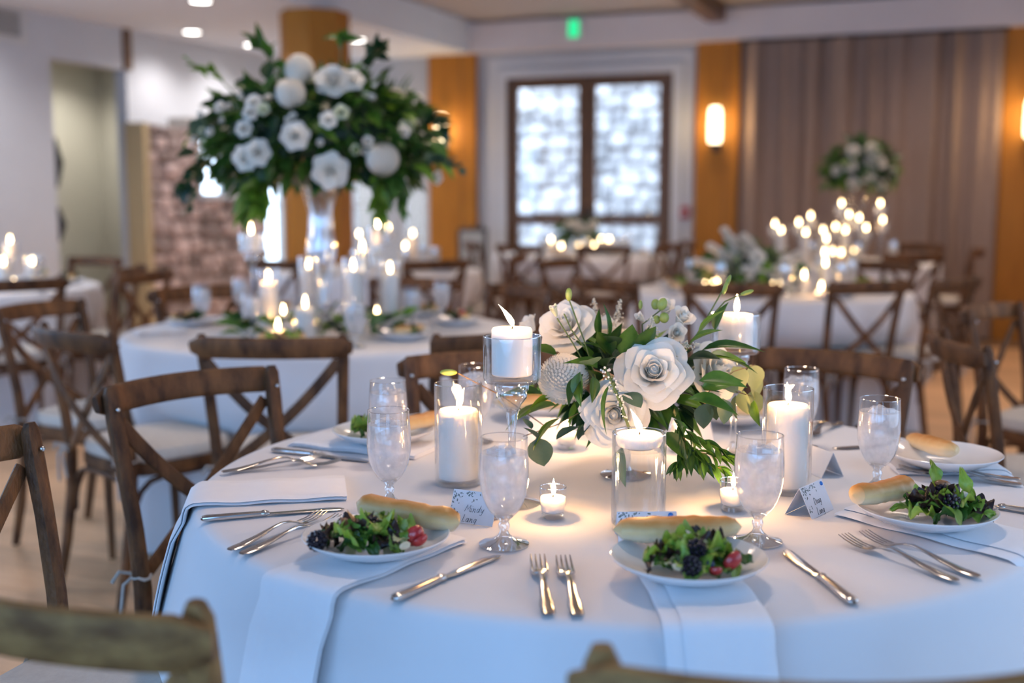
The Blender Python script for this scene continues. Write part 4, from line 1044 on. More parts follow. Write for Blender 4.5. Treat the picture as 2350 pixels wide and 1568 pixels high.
bread(x - .0, y - .05, PZ + .020, .03, .190, .0200, 'golden breadstick behind the stemmed candle holder and leaves', 'breadsticks on the rose table', 0, .004)
salad(x - .02, y + .01, PZ, 25, 'behind the stemmed candle holder', {'frilly': 4, 'dark': 3}, rx=.05, ry=.03)
x, y = SET['Q'][0]
bread(x - .01, y - .04, PZ + .020, .1, .180, .0200, 'golden breadstick behind the eucalyptus', 'breadsticks on the rose table', 0, .004)

# ------------------------------------------------------------------ flowers
def leaf_mesh(name, L, W, mat, curl=.25, point=1.0, fold=.25, nv=7):
    def fn(a, b):
        u = 2*a - 1
        wp = (math.sin(PI*b**.85)**(.8 if point < 1 else 1.0))*(1 - (.35*b if point >= 1 else 0))*(1.15 if point >= 1 else 1)
        return (u*W/2*wp, L*b, abs(u)*wp*W*fold - curl*L*b*b)
    return MB().grid(fn, 4, nv).mesh(name, mat, sharp=False)
LM = {'ruscus': leaf_mesh('leaf', .072, .036, 'leaf', .18), 'dark': leaf_mesh('leaf', .058, .038, 'leaf_dark', .12), 'lime': leaf_mesh('leaf', .068, .033, 'leaf_lime', .25),
      'euc': leaf_mesh('leaf', .046, .042, 'euc', .12, .5, .10), 'pale': leaf_mesh('leaf', .044, .038, 'euc_pale', .2, .5, .15), 'vine': leaf_mesh('leaf', .040, .014, 'leaf', .2, 1.0, .3), 'blade': leaf_mesh('leaf', .085, .020, 'leaf', .3, 1.0, .4)}
def leaf(par, kind, pos, d, roll=0.0, sc=1.0):
    return aim(link('leaf', LM[kind], par, pos, scale=sc), d, roll)
def petal_mb(r0, r1, h, half, curl, seed, nu=8, nv=6):
    r = random.Random(seed); ph = [r.uniform(0, 6) for _ in range(3)]
    def fn(a, b):
        u = 2*a - 1; wp = .50 + .50*math.sin(PI*(.08 + .70*b)); an = u*half*wp
        tip = 1 - .20*abs(u)**1.5; v_ = b*tip; k = max(0.0, (b - .70)/.30)
        rad = r0 + (r1 - r0)*v_**.85 + curl*k*k*(1 - .4*abs(u)) + r1*.035*math.sin(5*u + ph[0])*b*b
        z = h*v_**(1.0) - curl*.75*k*k*(1 - .3*abs(u)) + h*.03*math.sin(4*u + ph[1])*b
        return (rad*math.cos(an), rad*math.sin(an), z)
    return MB().grid(fn, nu, nv)
LAY = ((3, .09, .22, .96, 1.45, .02), (4, .11, .35, .96, 1.12, .06), (5, .13, .52, .88, .95, .13), (5, .16, .70, .72, .92, .18), (6, .18, .88, .46, .80, .20))
def core_mb(R):
    def fn(a, b):
        an = a*4.4*PI; rr = R*(.03 + .20*a)*(.75 + .25*b); return (rr*math.cos(an), rr*math.sin(an), R*(.30 + .66*b - .05*a))
    return MB().grid(fn, 40, 4).ball((0, 0, R*.50), (R*.17, R*.17, R*.36), 10, 8)
ROSE = {'core': core_mb(1.0).mesh('heart', 'petal', sharp=False), 'p': [[petal_mb(l[1], l[2], l[3], l[4], l[5], 70 + 9*i + j).mesh('petal', 'petal', sharp=False) for j in range(2)] for i, l in enumerate(LAY)]}
ROSE_G = [petal_mb(l[1], l[2], l[3], l[4], l[5], 90 + i).mesh('petal', 'petal_green', sharp=False) for i, l in enumerate(LAY)]
def rose(par, pos, d, R, seed, layers=5, green=False, name='rose'):
    r = random.Random(seed); d = Vector(d).normalized()
    o = link(name, ROSE['core'], par, Vector(pos) - d*R*.45, scale=R); aim_z(o, d, r.uniform(0, 6))
    for i in range(layers):
        n = LAY[i][0]; a0 = r.uniform(0, 6)
        for k in range(n):
            link('petal', ROSE_G[i] if green else ROSE['p'][i][k % 2], o, (0, 0, 0), (r.uniform(-.05, .05), r.uniform(-.05, .05), a0 + 2*PI*k/n + r.uniform(-.12, .12)), r.uniform(.95, 1.05))
    return o
def rose_head_mb(layers=5):
    mb = core_mb(1.0); r = random.Random(5)
    for i in range(layers):
        n = LAY[i][0]; a0 = r.uniform(0, 6)
        for k in range(n):
            s = len(mb.v); q = petal_mb(LAY[i][1], LAY[i][2], LAY[i][3], LAY[i][4], LAY[i][5], i*10 + k, 6, 4); mb.add(q.v, q.f)
            mb.xf(Matrix.Rotation(a0 + 2*PI*k/n, 4, 'Z'), s)
    return mb
HEAD = {'rose': rose_head_mb(5).mesh('rose', 'petal', sharp=False), 'bud': rose_head_mb(3).mesh('rosebud', 'petal', sharp=False), 'green': rose_head_mb(4).mesh('lisianthus', 'petal_green', sharp=False)}
mm = MB()
for k in range(420):
    zz = 1 - 1.45*(k + .5)/420; rr = math.sqrt(max(0, 1 - zz*zz)); a = k*2.39996; s = len(mm.v)
    mm.add([(0, -.05, .70), (0, .05, .70), (.04, .065, .93), (.04, -.065, .93), (-.05, .04, 1.03), (-.05, -.04, 1.03)], [(0, 1, 2, 3), (3, 2, 4, 5)])
    q = Vector((0, 0, 1)).rotation_difference(Vector((rr*math.cos(a), rr*math.sin(a), zz))).to_matrix().to_4x4(); mm.xf(q, s)
mm.ball((0, 0, 0), .82, 14, 10)
HEAD['mum'] = mm.mesh('chrysanthemum', 'petal', False)
def head(par, kind, pos, d, R, name):
    return aim_z(link(name, HEAD[kind], par, Vector(pos) - Vector(d).normalized()*R*(.4 if kind != 'mum' else 0), scale=R), d, pos[0]*40)

# --- low centrepiece of the rose table
A1 = thing('rose_centrepiece', 'low centrepiece of white roses, eucalyptus and green leaves in a glass pedestal bowl', 'flower arrangement', (0, 0, 0))
O1 = Vector((.215, 2.100, TZ))
MB().lathe([(0, .0008), (.046, .0012), (.048, .003), (.030, .006), (.012, .012), (.0075, .022), (.0095, .034), (.0068, .046), (.010, .056), (.022, .062), (0, .064)], 36).obj('pedestal', 'stem_glass', A1, O1)
MB().lathe([(.012, .060), (.040, .068), (.058, .085), (.064, .110), (.066, .130)], 40, False).obj('bowl', 'glass', A1, O1)
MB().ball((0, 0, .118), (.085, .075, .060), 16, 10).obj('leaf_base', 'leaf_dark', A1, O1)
def P1(x, y, z): return Vector((x, y, TZ + z))
rose(A1, P1(.247, 1.965, .219), (-.06, -.92, .36), .066, 1)
rose(A1, P1(.098, 2.075, .288), (-.30, -.62, .55), .056, 2)
rose(A1, P1(.180, 1.955, .146), (-.20, -.92, .10), .062, 3)
rose(A1, P1(.375, 2.065, .205), (.55, -.62, .35), .056, 4)
rose(A1, P1(.182, 2.235, .262), (-.1, .3, .9), .050, 5)
rose(A1, P1(.034, 2.230, .272), (-.5, .2, .7), .034, 6, 3)
rose(A1, P1(.282, 2.085, .318), (-.1, -.5, .8), .032, 7, 3, name='freesia'); rose(A1, P1(.312, 2.075, .302), (.4, -.6, .6), .034, 8, 3, name='freesia')
rose(A1, P1(.300, 2.060, .276), (.1, -.9, .2), .030, 9, 3, name='freesia'); rose(A1, P1(.238, 2.090, .300), (-.5, -.5, .6), .022, 10, 2, name='freesia')
rose(A1, P1(.075, 2.000, .322), (-.35, -.35, .75), .022, 11, 2, True, name='lisianthus_bud')
head(A1, 'mum', P1(.092, 2.015, .199), (-.5, -.8, .15), .045, 'chrysanthemum')
def stalk(pts, r=.0014, mat='stem', name='stem'): return MB().tube(pts, r, 5).obj(name, mat, A1)
stalk([P1(.145, 2.01, .20), P1(.11, 2.0, .262), P1(.080, 2.0, .310)]); stalk([P1(.150, 2.01, .20), P1(.128, 2.0, .27), P1(.100, 1.998, .345)]); stalk([P1(.128, 2.0, .258), P1(.105, 2.0, .29), P1(.092, 2.0, .318)])
for p, r_, rot in ((P1(.100, 1.998, .352), (.006, .006, .012), 0), (P1(.262, 2.07, .328), (.008, .008, .010), 0), (P1(.272, 2.05, .330), (.009, .009, .012), .3), (P1(.275, 2.045, .306), (.009, .009, .010), 0), (P1(.262, 2.05, .302), (.007, .007, .008), 0),
                   (P1(.236, 2.08, .326), (.004, .004, .009), 0), (P1(-.118, 2.09, .199), (.016, .007, .006), 0)):
    MB().ball((0, 0, 0), r_, 10, 7).obj('bud', 'bud_green', A1, p, (0, rot, 0))
stalk([P1(.245, 2.09, .22), P1(.240, 2.08, .29), P1(.270, 2.06, .318)])
# tall sprig with two unopened tips, and the bud on a twig at the other side
stalk([P1(.300, 2.05, .22), P1(.345, 2.05, .29), P1(.375, 2.05, .345), P1(.392, 2.05, .375)]); stalk([P1(.345, 2.05, .29), P1(.385, 2.05, .335), P1(.425, 2.05, .352)])
for p, d in ((P1(.386, 2.05, .362), (.35, 0, .9)), (P1(.382, 2.048, .350), (.2, -.2, .9)), (P1(.415, 2.05, .348), (.9, 0, .3))):
    o = MB().ball((0, .010, 0), (.0042, .013, .0042), 8, 6).obj('bud', 'bud_green', A1, p); aim(o, d)
stalk([P1(.06, 2.08, .10), P1(-.02, 2.09, .155), P1(-.10, 2.09, .197)], .0012, 'twig', 'twig')
# cream plumes
for (p, d, n) in ((P1(.255, 2.05, .262), (-.1, -.5, .8), 150), (P1(.285, 2.03, .252), (.8, -.3, .15), 110), (P1(.20, 2.20, .27), (.2, 0, 1), 90), (P1(.17, 2.22, .27), (-.2, 0, 1), 90)):
    r = random.Random(int(p.x*999)); mb = MB(); d = Vector(d).normalized()
    for k in range(n):
        f = r.random(); q = d*(.055*f) + Vector((r.gauss(0, 1), r.gauss(0, 1), r.gauss(0, 1)))*.0065*(1.15 - f); mb.ball(q, .0017, 4, 3)
    o = mb.obj('cream_plume', 'cream', A1, p); o['kind'] = 'stuff'
# white-dotted veronica spike
sp = [P1(.160, 1.935, .232), P1(.172, 1.922, .205), P1(.186, 1.915, .170), P1(.200, 1.912, .130), P1(.212, 1.912, .105)]
stalk(sp, .0028, 'stem', 'veronica_stem')
mb = MB(); mg = MB(); r = random.Random(4)
for k in range(95):
    f = r.random(); i = min(3, int(f*4)); g = f*4 - i; c = sp[i].lerp(sp[i + 1], g); a = r.uniform(0, 6.28); ra = .0095*(1 - .65*f)
    q = c + Vector((math.cos(a), -abs(math.sin(a))*.8, .3*math.sin(a)))*ra
    if k < 60: mb.ball(q, .0014 + .0009*(1 - f), 5, 4)
    mg.ball(c.lerp(q, .6), .0018, 5, 3)
o = mb.obj('veronica_floret', 'petal', A1); o['kind'] = 'stuff'; o = mg.obj('veronica_bract', 'stem', A1); o['kind'] = 'stuff'
# leaves: individually aimed
spec = [  # kind, base, direction, roll, scale
 ('ruscus', (.325, 1.955, .205), (.9, -.3, .05), .5, 1.15), ('ruscus', (.305, 1.945, .175), (.95, -.25, -.12), .3, 1.25), ('ruscus', (.150, 1.97, .225), (-.8, -.5, .35), .4, 1.1),
 ('ruscus', (.175, 1.99, .245), (-.35, -.5, .75), .3, 1.0), ('dark', (.175, 2.0, .250), (-.15, -.7, .55), .0, 1.2), ('dark', (.165, 1.985, .225), (.1, -.8, .45), .4, 1.2), ('ruscus', (.205, 2.0, .235), (.0, -.4, .9), .2, 1.15),
 ('ruscus', (.228, 2.0, .245), (.25, -.4, .8), -.3, 1.0), ('blade', (.158, 2.02, .270), (-.15, -.2, .95), .9, .75), ('blade', (.170, 2.02, .270), (.1, -.2, .95), .9, .75), ('ruscus', (.125, 1.97, .215), (-.5, -.6, -.6), .3, .95),
 ('ruscus', (.118, 1.95, .222), (-.1, -.3, -.95), .5, .85), ('ruscus', (.140, 1.945, .215), (.05, -.3, -.95), -.4, .65), ('blade', (.168, 1.925, .205), (-.35, -.2, -.9), .6, 1.0), ('ruscus', (.082, 2.03, .238), (-.9, -.1, .35), .6, .95),
 ('lime', (.335, 2.03, .275), (.45, -.2, .85), .3, .95), ('lime', (.345, 2.02, .235), (.9, -.3, .15), .2, 1.1), ('blade', (.340, 2.02, .250), (.85, -.3, .25), .4, 1.25), ('blade', (.350, 2.03, .240), (.9, -.2, -.05), .2, 1.1), ('ruscus', (.370, 2.06, .280), (.25, -.1, .95), .8, .8),
 ('ruscus', (.315, 2.0, .265), (.7, -.4, .55), .2, .9), ('dark', (.31, 2.0, .235), (.8, -.5, .2), .2, 1.1), ('ruscus', (.335, 1.98, .190), (.85, -.2, .25), .9, 1.0), ('ruscus', (.080, 2.02, .150), (-.9, -.3, -.1), .4, 1.1), ('lime', (.085, 2.0, .130), (-.75, -.3, -.5), .3, 1.1),
 ('lime', (.075, 2.02, .165), (-.85, -.35, -.25), .6, 1.0), ('ruscus', (.055, 2.05, .165), (-.95, -.1, .1), .4, 1.2), ('ruscus', (.050, 2.06, .145), (-.85, -.1, -.45), .2, 1.1), ('dark', (.070, 2.05, .185), (-.9, -.2, .25), .2, 1.2), 
 ('euc', (.118, 1.985, .118), (-.75, -.35, -.25), .1, 1.05), ('euc', (.140, 1.98, .125), (-.6, -.5, -.5), .4, .9), ('euc', (.140, 1.945, .235), (-.2, -.6, .3), .3, .95), ('euc', (.195, 1.945, .185), (.5, -.6, -.3), .2, .95),
 ('euc', (.046, 1.985, .098), (.18, -.15, -.95), .2, 1.15), ('euc', (.050, 1.99, .092), (-.75, -.1, .75), .3, .85), ('euc', (.035, 2.0, .110), (-.5, -.1, .8), .4, .6),
 ('euc', (.350, 1.985, .175), (.3, -.3, -.9), .2, 1.0), ('euc', (.372, 1.98, .170), (.1, -.3, -.95), -.3, 1.0), ('euc', (.345, 1.985, .160), (-.2, -.3, -.8), .2, 1.0), ('pale', (.400, 2.0, .172), (-.15, -.2, -.95), .9, 1.0), ('pale', (.413, 2.0, .180), (.05, -.1, -.95), 1.0, 1.0),
 ('lime', (.430, 1.99, .165), (.05, -.2, -.95), .9, .72), ('pale', (.405, 2.06, .215), (.3, -.2, -.7), .6, 1.1), ('pale', (.440, 2.08, .215), (.3, -.1, -.9), .8, 1.15), ('pale', (.445, 2.09, .195), (.3, -.1, -.9), .5, 1.1), ('pale', (.448, 2.09, .165), (.2, -.1, -.9), .5, 1.0), ('pale', (.36, 2.06, .235), (.9, -.3, .1), .2, 1.0),
 ('euc', (.372, 2.0, .205), (.6, -.2, -.5), .6, .9), ('ruscus', (.195, 1.97, .085), (-.05, -.2, -.95), .9, 1.0), ('ruscus', (.265, 1.95, .115), (.5, -.5, -.5), .5, .9)]
for k, p, d, ro, sc in spec: leaf(A1, k, P1(*p), d, ro, sc)
r = random.Random(12)
for i in range(200):
    th = r.uniform(0, 2*PI); ph = r.uniform(-.60, 1.15)
    d = Vector((math.cos(th)*math.cos(ph), math.sin(th)*math.cos(ph), math.sin(ph)))
    p = Vector((.218, 2.095, TZ + .165)) + Vector((d.x*.105, d.y*.085, d.z*.070))
    d2 = (d + Vector((r.uniform(-.5, .5), r.uniform(-.5, .5), r.uniform(-.4, .3)))).normalized()
    leaf(A1, r.choice(('ruscus', 'dark', 'dark', 'ruscus', 'blade', 'lime', 'euc')), p, d2, r.uniform(-.8, .8), r.uniform(.7, 1.05))
# trailing vine
for path in ([(.285, 1.965, .135), (.305, 1.935, .095), (.314, 1.925, .078), (.336, 1.915, .068), (.366, 1.905, .058)], [(.290, 1.96, .130), (.315, 1.935, .110), (.345, 1.925, .095), (.372, 1.92, .088)], [(.300, 1.94, .095), (.290, 1.93, .070), (.284, 1.925, .060)], [(.285, 1.950, .120), (.320, 1.930, .085), (.352, 1.92, .080), (.385, 1.915, .078)], [(.02, 2.01, .095), (.08, 2.0, .118), (.12, 2.0, .14)], [(.34, 2.0, .19), (.385, 1.995, .183), (.425, 1.99, .172)], [(.345, 1.985, .178), (.365, 1.985, .195), (.40, 2.03, .21), (.45, 2.08, .215)]):
    P = [P1(*p) for p in path]; stalk(P, .0009, 'twig', 'vine_stem')
    if path[0][0] in (.285, .290, .300):
        for i in range(len(P) - 1):
            for k in range(7):
                c = P[i].lerp(P[i + 1], k/7); t = (P[i + 1] - P[i]).normalized()
                leaf(A1, 'vine', c, t + Vector((r.uniform(-1, 1), r.uniform(-.8, .2), r.uniform(-.9, .5)))*.9, r.uniform(-.8, .8), r.uniform(.7, 1.15))

# --- larger bouquets on the other tables
def bouquet(par, c, rad, nleaf, nmass, seed, ls, kinds=('ruscus', 'dark', 'dark', 'euc', 'lime'), droop=.35, core=.72):
    r = random.Random(seed); c = Vector(c)
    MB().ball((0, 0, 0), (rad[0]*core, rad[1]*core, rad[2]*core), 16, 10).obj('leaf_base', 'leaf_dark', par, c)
    def spot(lo, hi):
        th = r.uniform(0, 2*PI); sz = r.uniform(-.75, 1); cz = math.sqrt(1 - sz*sz); d = Vector((math.cos(th)*cz, math.sin(th)*cz, sz))
        f = r.uniform(lo, hi)
        return c + Vector((d.x*rad[0], d.y*rad[1], d.z*rad[2]))*f, (d + Vector((r.uniform(-.7, .7), r.uniform(-.7, .7), r.uniform(-.7, .4) - droop*(1 - abs(sz))))).normalized()
    for i in range(nleaf):
        p, d = spot(.62, .98); leaf(par, r.choice(kinds), p, d, r.uniform(-1, 1), ls*r.uniform(.7, 1.3))
    mb = MB()
    for i in range(nmass):
        p, d = spot(.5, .9); s = len(mb.v); L_ = .07*ls*r.uniform(.7, 1.2); W_ = L_*.2
        mb.add([(0, 0, 0), (-W_, L_*.45, -.004), (0, L_, -.012), (W_, L_*.45, -.004), (0, L_*.45, .004)], [(0, 4, 1), (1, 4, 2), (2, 4, 3), (3, 4, 0)])
        up = Vector((r.uniform(-1, 1), r.uniform(-1, 1), 1)); x_ = d.cross(up).normalized(); z_ = x_.cross(d)
        m4 = Matrix((x_, d, z_)).transposed().to_4x4(); m4.translation = p - c; mb.xf(m4, s)
    if nmass:
        o = mb.obj('foliage', 'leaf', par, c); o['kind'] = 'stuff'
def sprig(par, a, b, n, kind, sc, seed, name='sprig_stem'):
    r = random.Random(seed); a, b = Vector(a), Vector(b); m = (a + b)/2 + Vector((0, 0, .03)); MB().tube([a, m, b], .003, 5).obj(name, 'stem', par)
    for k in range(n):
        f = .35 + .65*k/n; p = a.lerp(m, f*2) if f < .5 else m.lerp(b, f*2 - 1); t = (b - a).normalized()
        leaf(par, kind, p, t + Vector((r.uniform(-1, 1), r.uniform(-1, 1), r.uniform(-1, 1)))*.9, r.uniform(-1, 1), sc*r.uniform(.7, 1.1))
x, y, _ = TABLES['tall']
A2 = thing('tall_arrangement', 'large tall arrangement of white flowers and dark greenery on a clear glass trumpet vase', 'flower arrangement', (0, 0, 0))
MB().lathe([(.085, .001), (.086, .006), (.05, .02), (.03, .06), (.028, .14), (.045, .24), (.062, .30), (.05, .38), (.046, .46), (.075, .56), (.10, .62)], 40, False).obj('vase', 'glass', A2, (x, y, TZ))
MB().lathe([(0, .0008), (.082, .001), (.084, .006), (.048, .02), (.026, .05), (0, .055)], 40).obj('vase_foot', 'solid_glass', A2, (x, y, TZ))
MB().lathe([(.022, .10), (.036, .24), (.052, .30), (.040, .38), (.036, .46), (.060, .56)], 32, False).obj('vase_lining', 'glass_rim', A2, (x, y, TZ))
bouquet(A2, (x + .01, y, 1.505), (.50, .42, .255), 270, 1100, 31, 1.45, droop=.5)
for (fx, fz, R, kind, nm) in ((-.785, 1.775, .054, 'mum', 'chrysanthemum'), (-.80, 1.675, .052, 'mum', 'chrysanthemum'), (-.655, 1.73, .066, 'rose', 'rose'), (-.780, 1.512, .052, 'rose', 'carnation'), (-.975, 1.43, .048, 'rose', 'rose'), (-.925, 1.45, .05, 'rose', 'rose'),
                              (-.665, 1.380, .066, 'rose', 'rose'), (-.475, 1.425, .058, 'mum', 'chrysanthemum'), (-.893, 1.61, .028, 'green', 'lisianthus'), (-.935, 1.64, .032, 'rose', 'rose'), (-.945, 1.60, .030, 'rose', 'rose'), (-.970, 1.54, .032, 'rose', 'rose'),
                              (-.525, 1.49, .034, 'bud', 'rosebud'), (-.588, 1.735, .046, 'rose', 'rose'), (-.615, 1.60, .034, 'green', 'lisianthus'), (-.66, 1.572, .032, 'rose', 'rose'), (-.30, 1.36, .045, 'bud', 'rosebud'), (-1.06, 1.62, .036, 'bud', 'rosebud'), (-1.10, 1.53, .03, 'bud', 'rosebud'), (-.40, 1.53, .036, 'bud', 'rosebud'), (-.82, 1.66, .024, 'green', 'lisianthus')):
    fx = fx*.975; fz = 1.285 + (fz - 1.285)*.92
    dx, dz = (fx - x)/.49, (fz - 1.515)/.26; dy = -math.sqrt(max(.08, 1 - min(.95, dx*dx*.8 + dz*dz*.8)))
    p = Vector((fx, y + dy*.42, fz)); head(A2, kind, p + Vector((0, -.02, 0)), (dx*.7, dy - .3, dz*.6 + .25), R, nm)
r = random.Random(19)
for k in range(30):
    th = r.uniform(PI, 2*PI); sz = r.uniform(-.35, .8); cz = math.sqrt(1 - sz*sz); d = Vector((math.cos(th)*cz, math.sin(th)*cz, sz))
    head(A2, r.choice(('bud', 'bud', 'green')), Vector((x + .01, y, 1.505)) + Vector((d.x*.49, d.y*.42, d.z*.25)), d + Vector((0, -.3, .2)), r.uniform(.018, .030), 'filler_bud')
for a, b, n, k, sc, sd in (((-1.0, 4.3, 1.63), (-1.17, 4.2, 1.76), 10, 'lime', 1.0, 1), ((-.85, 4.3, 1.70), (-.93, 4.2, 1.83), 10, 'ruscus', 1.1, 2), ((-.55, 4.25, 1.68), (-.46, 4.15, 1.80), 16, 'dark', 1.3, 3), ((-.40, 4.25, 1.5), (-.24, 4.15, 1.53), 12, 'dark', 1.3, 4),
                           ((-.40, 4.25, 1.40), (-.18, 4.15, 1.38), 12, 'euc', 1.1, 5), ((-1.05, 4.25, 1.45), (-1.20, 4.15, 1.30), 14, 'dark', 1.2, 6), ((-1.1, 4.25, 1.40), (-1.18, 4.15, 1.22), 12, 'euc', 1.0, 7), ((-.93, 4.2, 1.38), (-.95, 4.1, 1.22), 22, 'lime', 1.4, 8), ((-.90, 4.2, 1.38), (-.90, 4.1, 1.24), 20, 'lime', 1.4, 9),
                           ((-.50, 4.2, 1.38), (-.47, 4.1, 1.20), 18, 'lime', 1.4, 10), ((-.45, 4.2, 1.40), (-.38, 4.1, 1.24), 14, 'ruscus', 1.3, 11), ((-.62, 4.2, 1.75), (-.60, 4.15, 1.84), 8, 'ruscus', 1.0, 12)):
    sprig(A2, a, b, n, k, sc, sd)
G2 = thing('table_garland', 'loose green leaves laid around the vase foot on the tall flower table', 'greenery', (0, 0, 0)); r = random.Random(77)
for k in range(60):
    a = r.uniform(0, 2*PI); rr = r.uniform(.09, .30); p = Vector((x + rr*math.cos(a)*1.2, y - .10 + rr*math.sin(a), TZ + .012 + r.uniform(0, .05)))
    leaf(G2, r.choice(('ruscus', 'dark', 'lime')), p, (math.cos(a), math.sin(a), r.uniform(.1, .8)), r.uniform(-1, 1), r.uniform(1.0, 1.5))

x, y, _ = TABLES['curtain']
A4 = thing('tall_arrangement', 'smaller tall arrangement of white flowers in front of the taupe curtain', 'flower arrangement', (0, 0, 0))
vx, vy = x + .12, y
MB().lathe([(.08, .001), (.082, .006), (.04, .02), (.026, .08), (.03, .25), (.045, .40), (.085, .55)], 32, False).obj('vase', 'glass', A4, (vx, vy, TZ))
bouquet(A4, (vx, vy, 1.50), (.30, .28, .21), 120, 260, 41, 1.6)
for dx, dz, R in ((-.10, .13, .055), (.05, .14, .06), (-.13, .02, .055), (.02, .06, .05), (.10, .04, .055), (.0, -.06, .06), (.13, -.12, .062), (-.09, -.12, .05), (.22, -.02, .04), (-.22, -.02, .04)):
    head(A4, 'rose', (vx + dx, vy - .24*math.sqrt(max(.1, 1 - (dx/.3)**2 - (dz/.24)**2)), 1.50 + dz), (dx*2, -.8, dz*2 + .2), R, 'rose')

x, y, _ = TABLES['gladiolus']
A3 = thing('low_arrangement', 'low loose arrangement of white gladiolus spikes and pale greenery', 'flower arrangement', (0, 0, 0))
MB().lathe([(.05, .001), (.07, .02), (.08, .06), (.075, .10)], 32, False).obj('bowl', 'china', A3, (x - .18, y - .1, TZ))
bouquet(A3, (x - .16, y - .1, .90), (.28, .20, .10), 90, 160, 51, 1.4, ('lime', 'ruscus', 'euc', 'pale'), core=.6)
r = random.Random(8)
for a, b in (((-.20, -.15, .13), (-.42, -.25, .27)), ((-.16, -.15, .15), (-.33, -.2, .36)), ((-.10, -.15, .14), (-.22, -.22, .33)), ((-.22, -.15, .10), (-.50, -.25, .18)), ((-.02, -.15, .12), (.10, -.2, .22))):
    a, b = Vector(a) + Vector((x, y, TZ)), Vector(b) + Vector((x, y, TZ)); MB().tube([a, b], .004, 5).obj('gladiolus_stem', 'stem', A3)
    for k in range(6):
        f = .25 + .75*k/6; head(A3, 'bud', a.lerp(b, f) + Vector((0, -.03, 0)), (r.uniform(-.6, .6), -.8, r.uniform(0, .6)), .062*(1.15 - .6*f), 'gladiolus_floret')
for dx, dz in ((.0, .15), (.08, .12), (-.08, .12), (.14, .17), (-.02, .20)): head(A3, 'rose', (x - .12 + dx, y - .28, TZ + dz), (dx, -.8, .4), .045, 'rose')

for tk, seed, lab, ht in (('door', 61, 'small low white flower arrangement on the table before the glazed double door', .22), ('hall', 71, 'small low flower arrangement with cream roses beside the hall opening', .20)):
    x, y, _ = TABLES[tk]; A = thing('low_arrangement', lab, 'flower arrangement', (0, 0, 0))
    MB().lathe([(.05, .001), (.07, .02), (.075, .06), (.07, .12)], 28, False).obj('bowl', 'china', A, (x, y, TZ))
    bouquet(A, (x, y, TZ + ht - .02), (.20, .18, .10), 70, 80, seed, 1.3, ('lime', 'ruscus', 'euc', 'dark'), core=.65)
    r = random.Random(seed)
    for k in range(8):
        dx, dz = r.uniform(-.15, .15), r.uniform(-.02, .09); head(A, 'rose', (x + dx, y - .13, TZ + ht + dz), (dx*2, -.8, .4), .042, 'rose')

# ------------------------------------------------------------------ candles and settings on the other tables
glow_count = {}
def far_candle(tk, x, y, h, power=.35, note=''):
    glow_count[tk] = glow_count.get(tk, -1) + 1; power = power*7 if glow_count[tk] % 4 == 1 else 0.0
    wd = note or TABLES[tk][2]; gc = 'candle holders on the table ' + TABLES[tk][2]; gw = 'lit candles on the table ' + TABLES[tk][2]
    if h > .27:
        hr = round(h - .015, 2); stem_holder(x, y, hr, 'clear stemmed candle holder ' + ('' if note else 'on the table ') + wd, gc)
        candle(x, y, TZ + .0008 + hr - .0714, .034, .066, 'short candle in a stemmed holder, ' + ('' if note else 'table ') + wd, gw, power, (0, 0), 1.2)
    elif h > .09:
        hr = round(max(.12, h + .03), 2); hurricane(x, y, .043, hr, 'clear glass cylinder with a candle, ' + ('' if note else 'table ') + wd, gc)
        candle(x, y, TZ + .0105, .035, max(.05, h - .03), 'white candle in a glass cylinder, ' + ('' if note else 'table ') + wd, gw, power, (0, 0), 1.2)
    else: votive(x, y, 'small votive glass ' + ('' if note else 'on the table ') + wd, 'small white votive candle ' + ('' if note else 'on the table ') + wd, 'votives on the table ' + TABLES[tk][2], power*.7, sz=1.1)
for x, y, h, nt in ((-1.017, 4.45, .39, 'in front of the stone facing, by the tall vase'), (-.922, 4.30, .22, 'below the stemmed holder beside the tall vase'), (-.74, 4.05, .145, 'in front of the tall vase foot'), (-.826, 4.62, .25, 'close behind the tall vase, stone side'),
                    (-.608, 4.35, .26, 'tall, beside the tall vase on the door side'), (-.628, 4.78, .32, 'behind the tall vase, in line with the column'), (-.483, 4.5, .24, 'outermost on the door side, by the tall vase'), (-.582, 4.95, .40, 'tallest behind the tall vase'),
                    (-.95, 4.7, .06, 'with leaves behind the tall vase'), (-.86, 4.15, .06, 'among the leaves before the tall vase'), (-.55, 4.6, .06, 'beside the tall vase on the door side')):
    far_candle('tall', x, y, h, .35, nt)
for x, y, h in ((1.02, 6.0, .07), (1.07, 6.05, .06), (1.62, 6.6, .10), (1.58, 6.15, .10), (1.80, 6.55, .10), (1.62, 5.95, .05), (1.85, 6.75, .19), (1.36, 5.93, .05), (1.72, 6.25, .16)):
    far_candle('gladiolus', x, y, h)
for px, py, yy in ((1922, 467, 9.1), (2010, 467, 9.1), (1940, 492, 9.2), (1963, 500, 8.9), (2017, 503, 9.0), (1980, 520, 9.0), (1772, 513, 9.0), (1787, 527, 8.9), (1826, 510, 9.1), (1853, 495, 9.2), (1843, 532, 8.8), (1882, 527, 8.9), (1933, 527, 8.8), (1910, 518, 9.3), (1890, 545, 8.7), (1925, 578, 8.6), (1955, 572, 8.7), (1905, 575, 8.55)):
    k = yy/2611*1.005; far_candle('curtain', (px - 1175)*k, yy, max(.05, 1.285 - (py - 449)*k - TZ), .22)
for px, py, yy in ((1264, 549, 10.1), (1287, 563, 9.9), (1328, 563, 9.9), (1347, 551, 10.1), (1378, 546, 10.2), (1396, 548, 10.3), (1362, 562, 9.9)):
    k = yy/2611*1.005; far_candle('door', (px - 1175)*k, yy, max(.05, 1.285 - (py - 449)*k - TZ), .22)
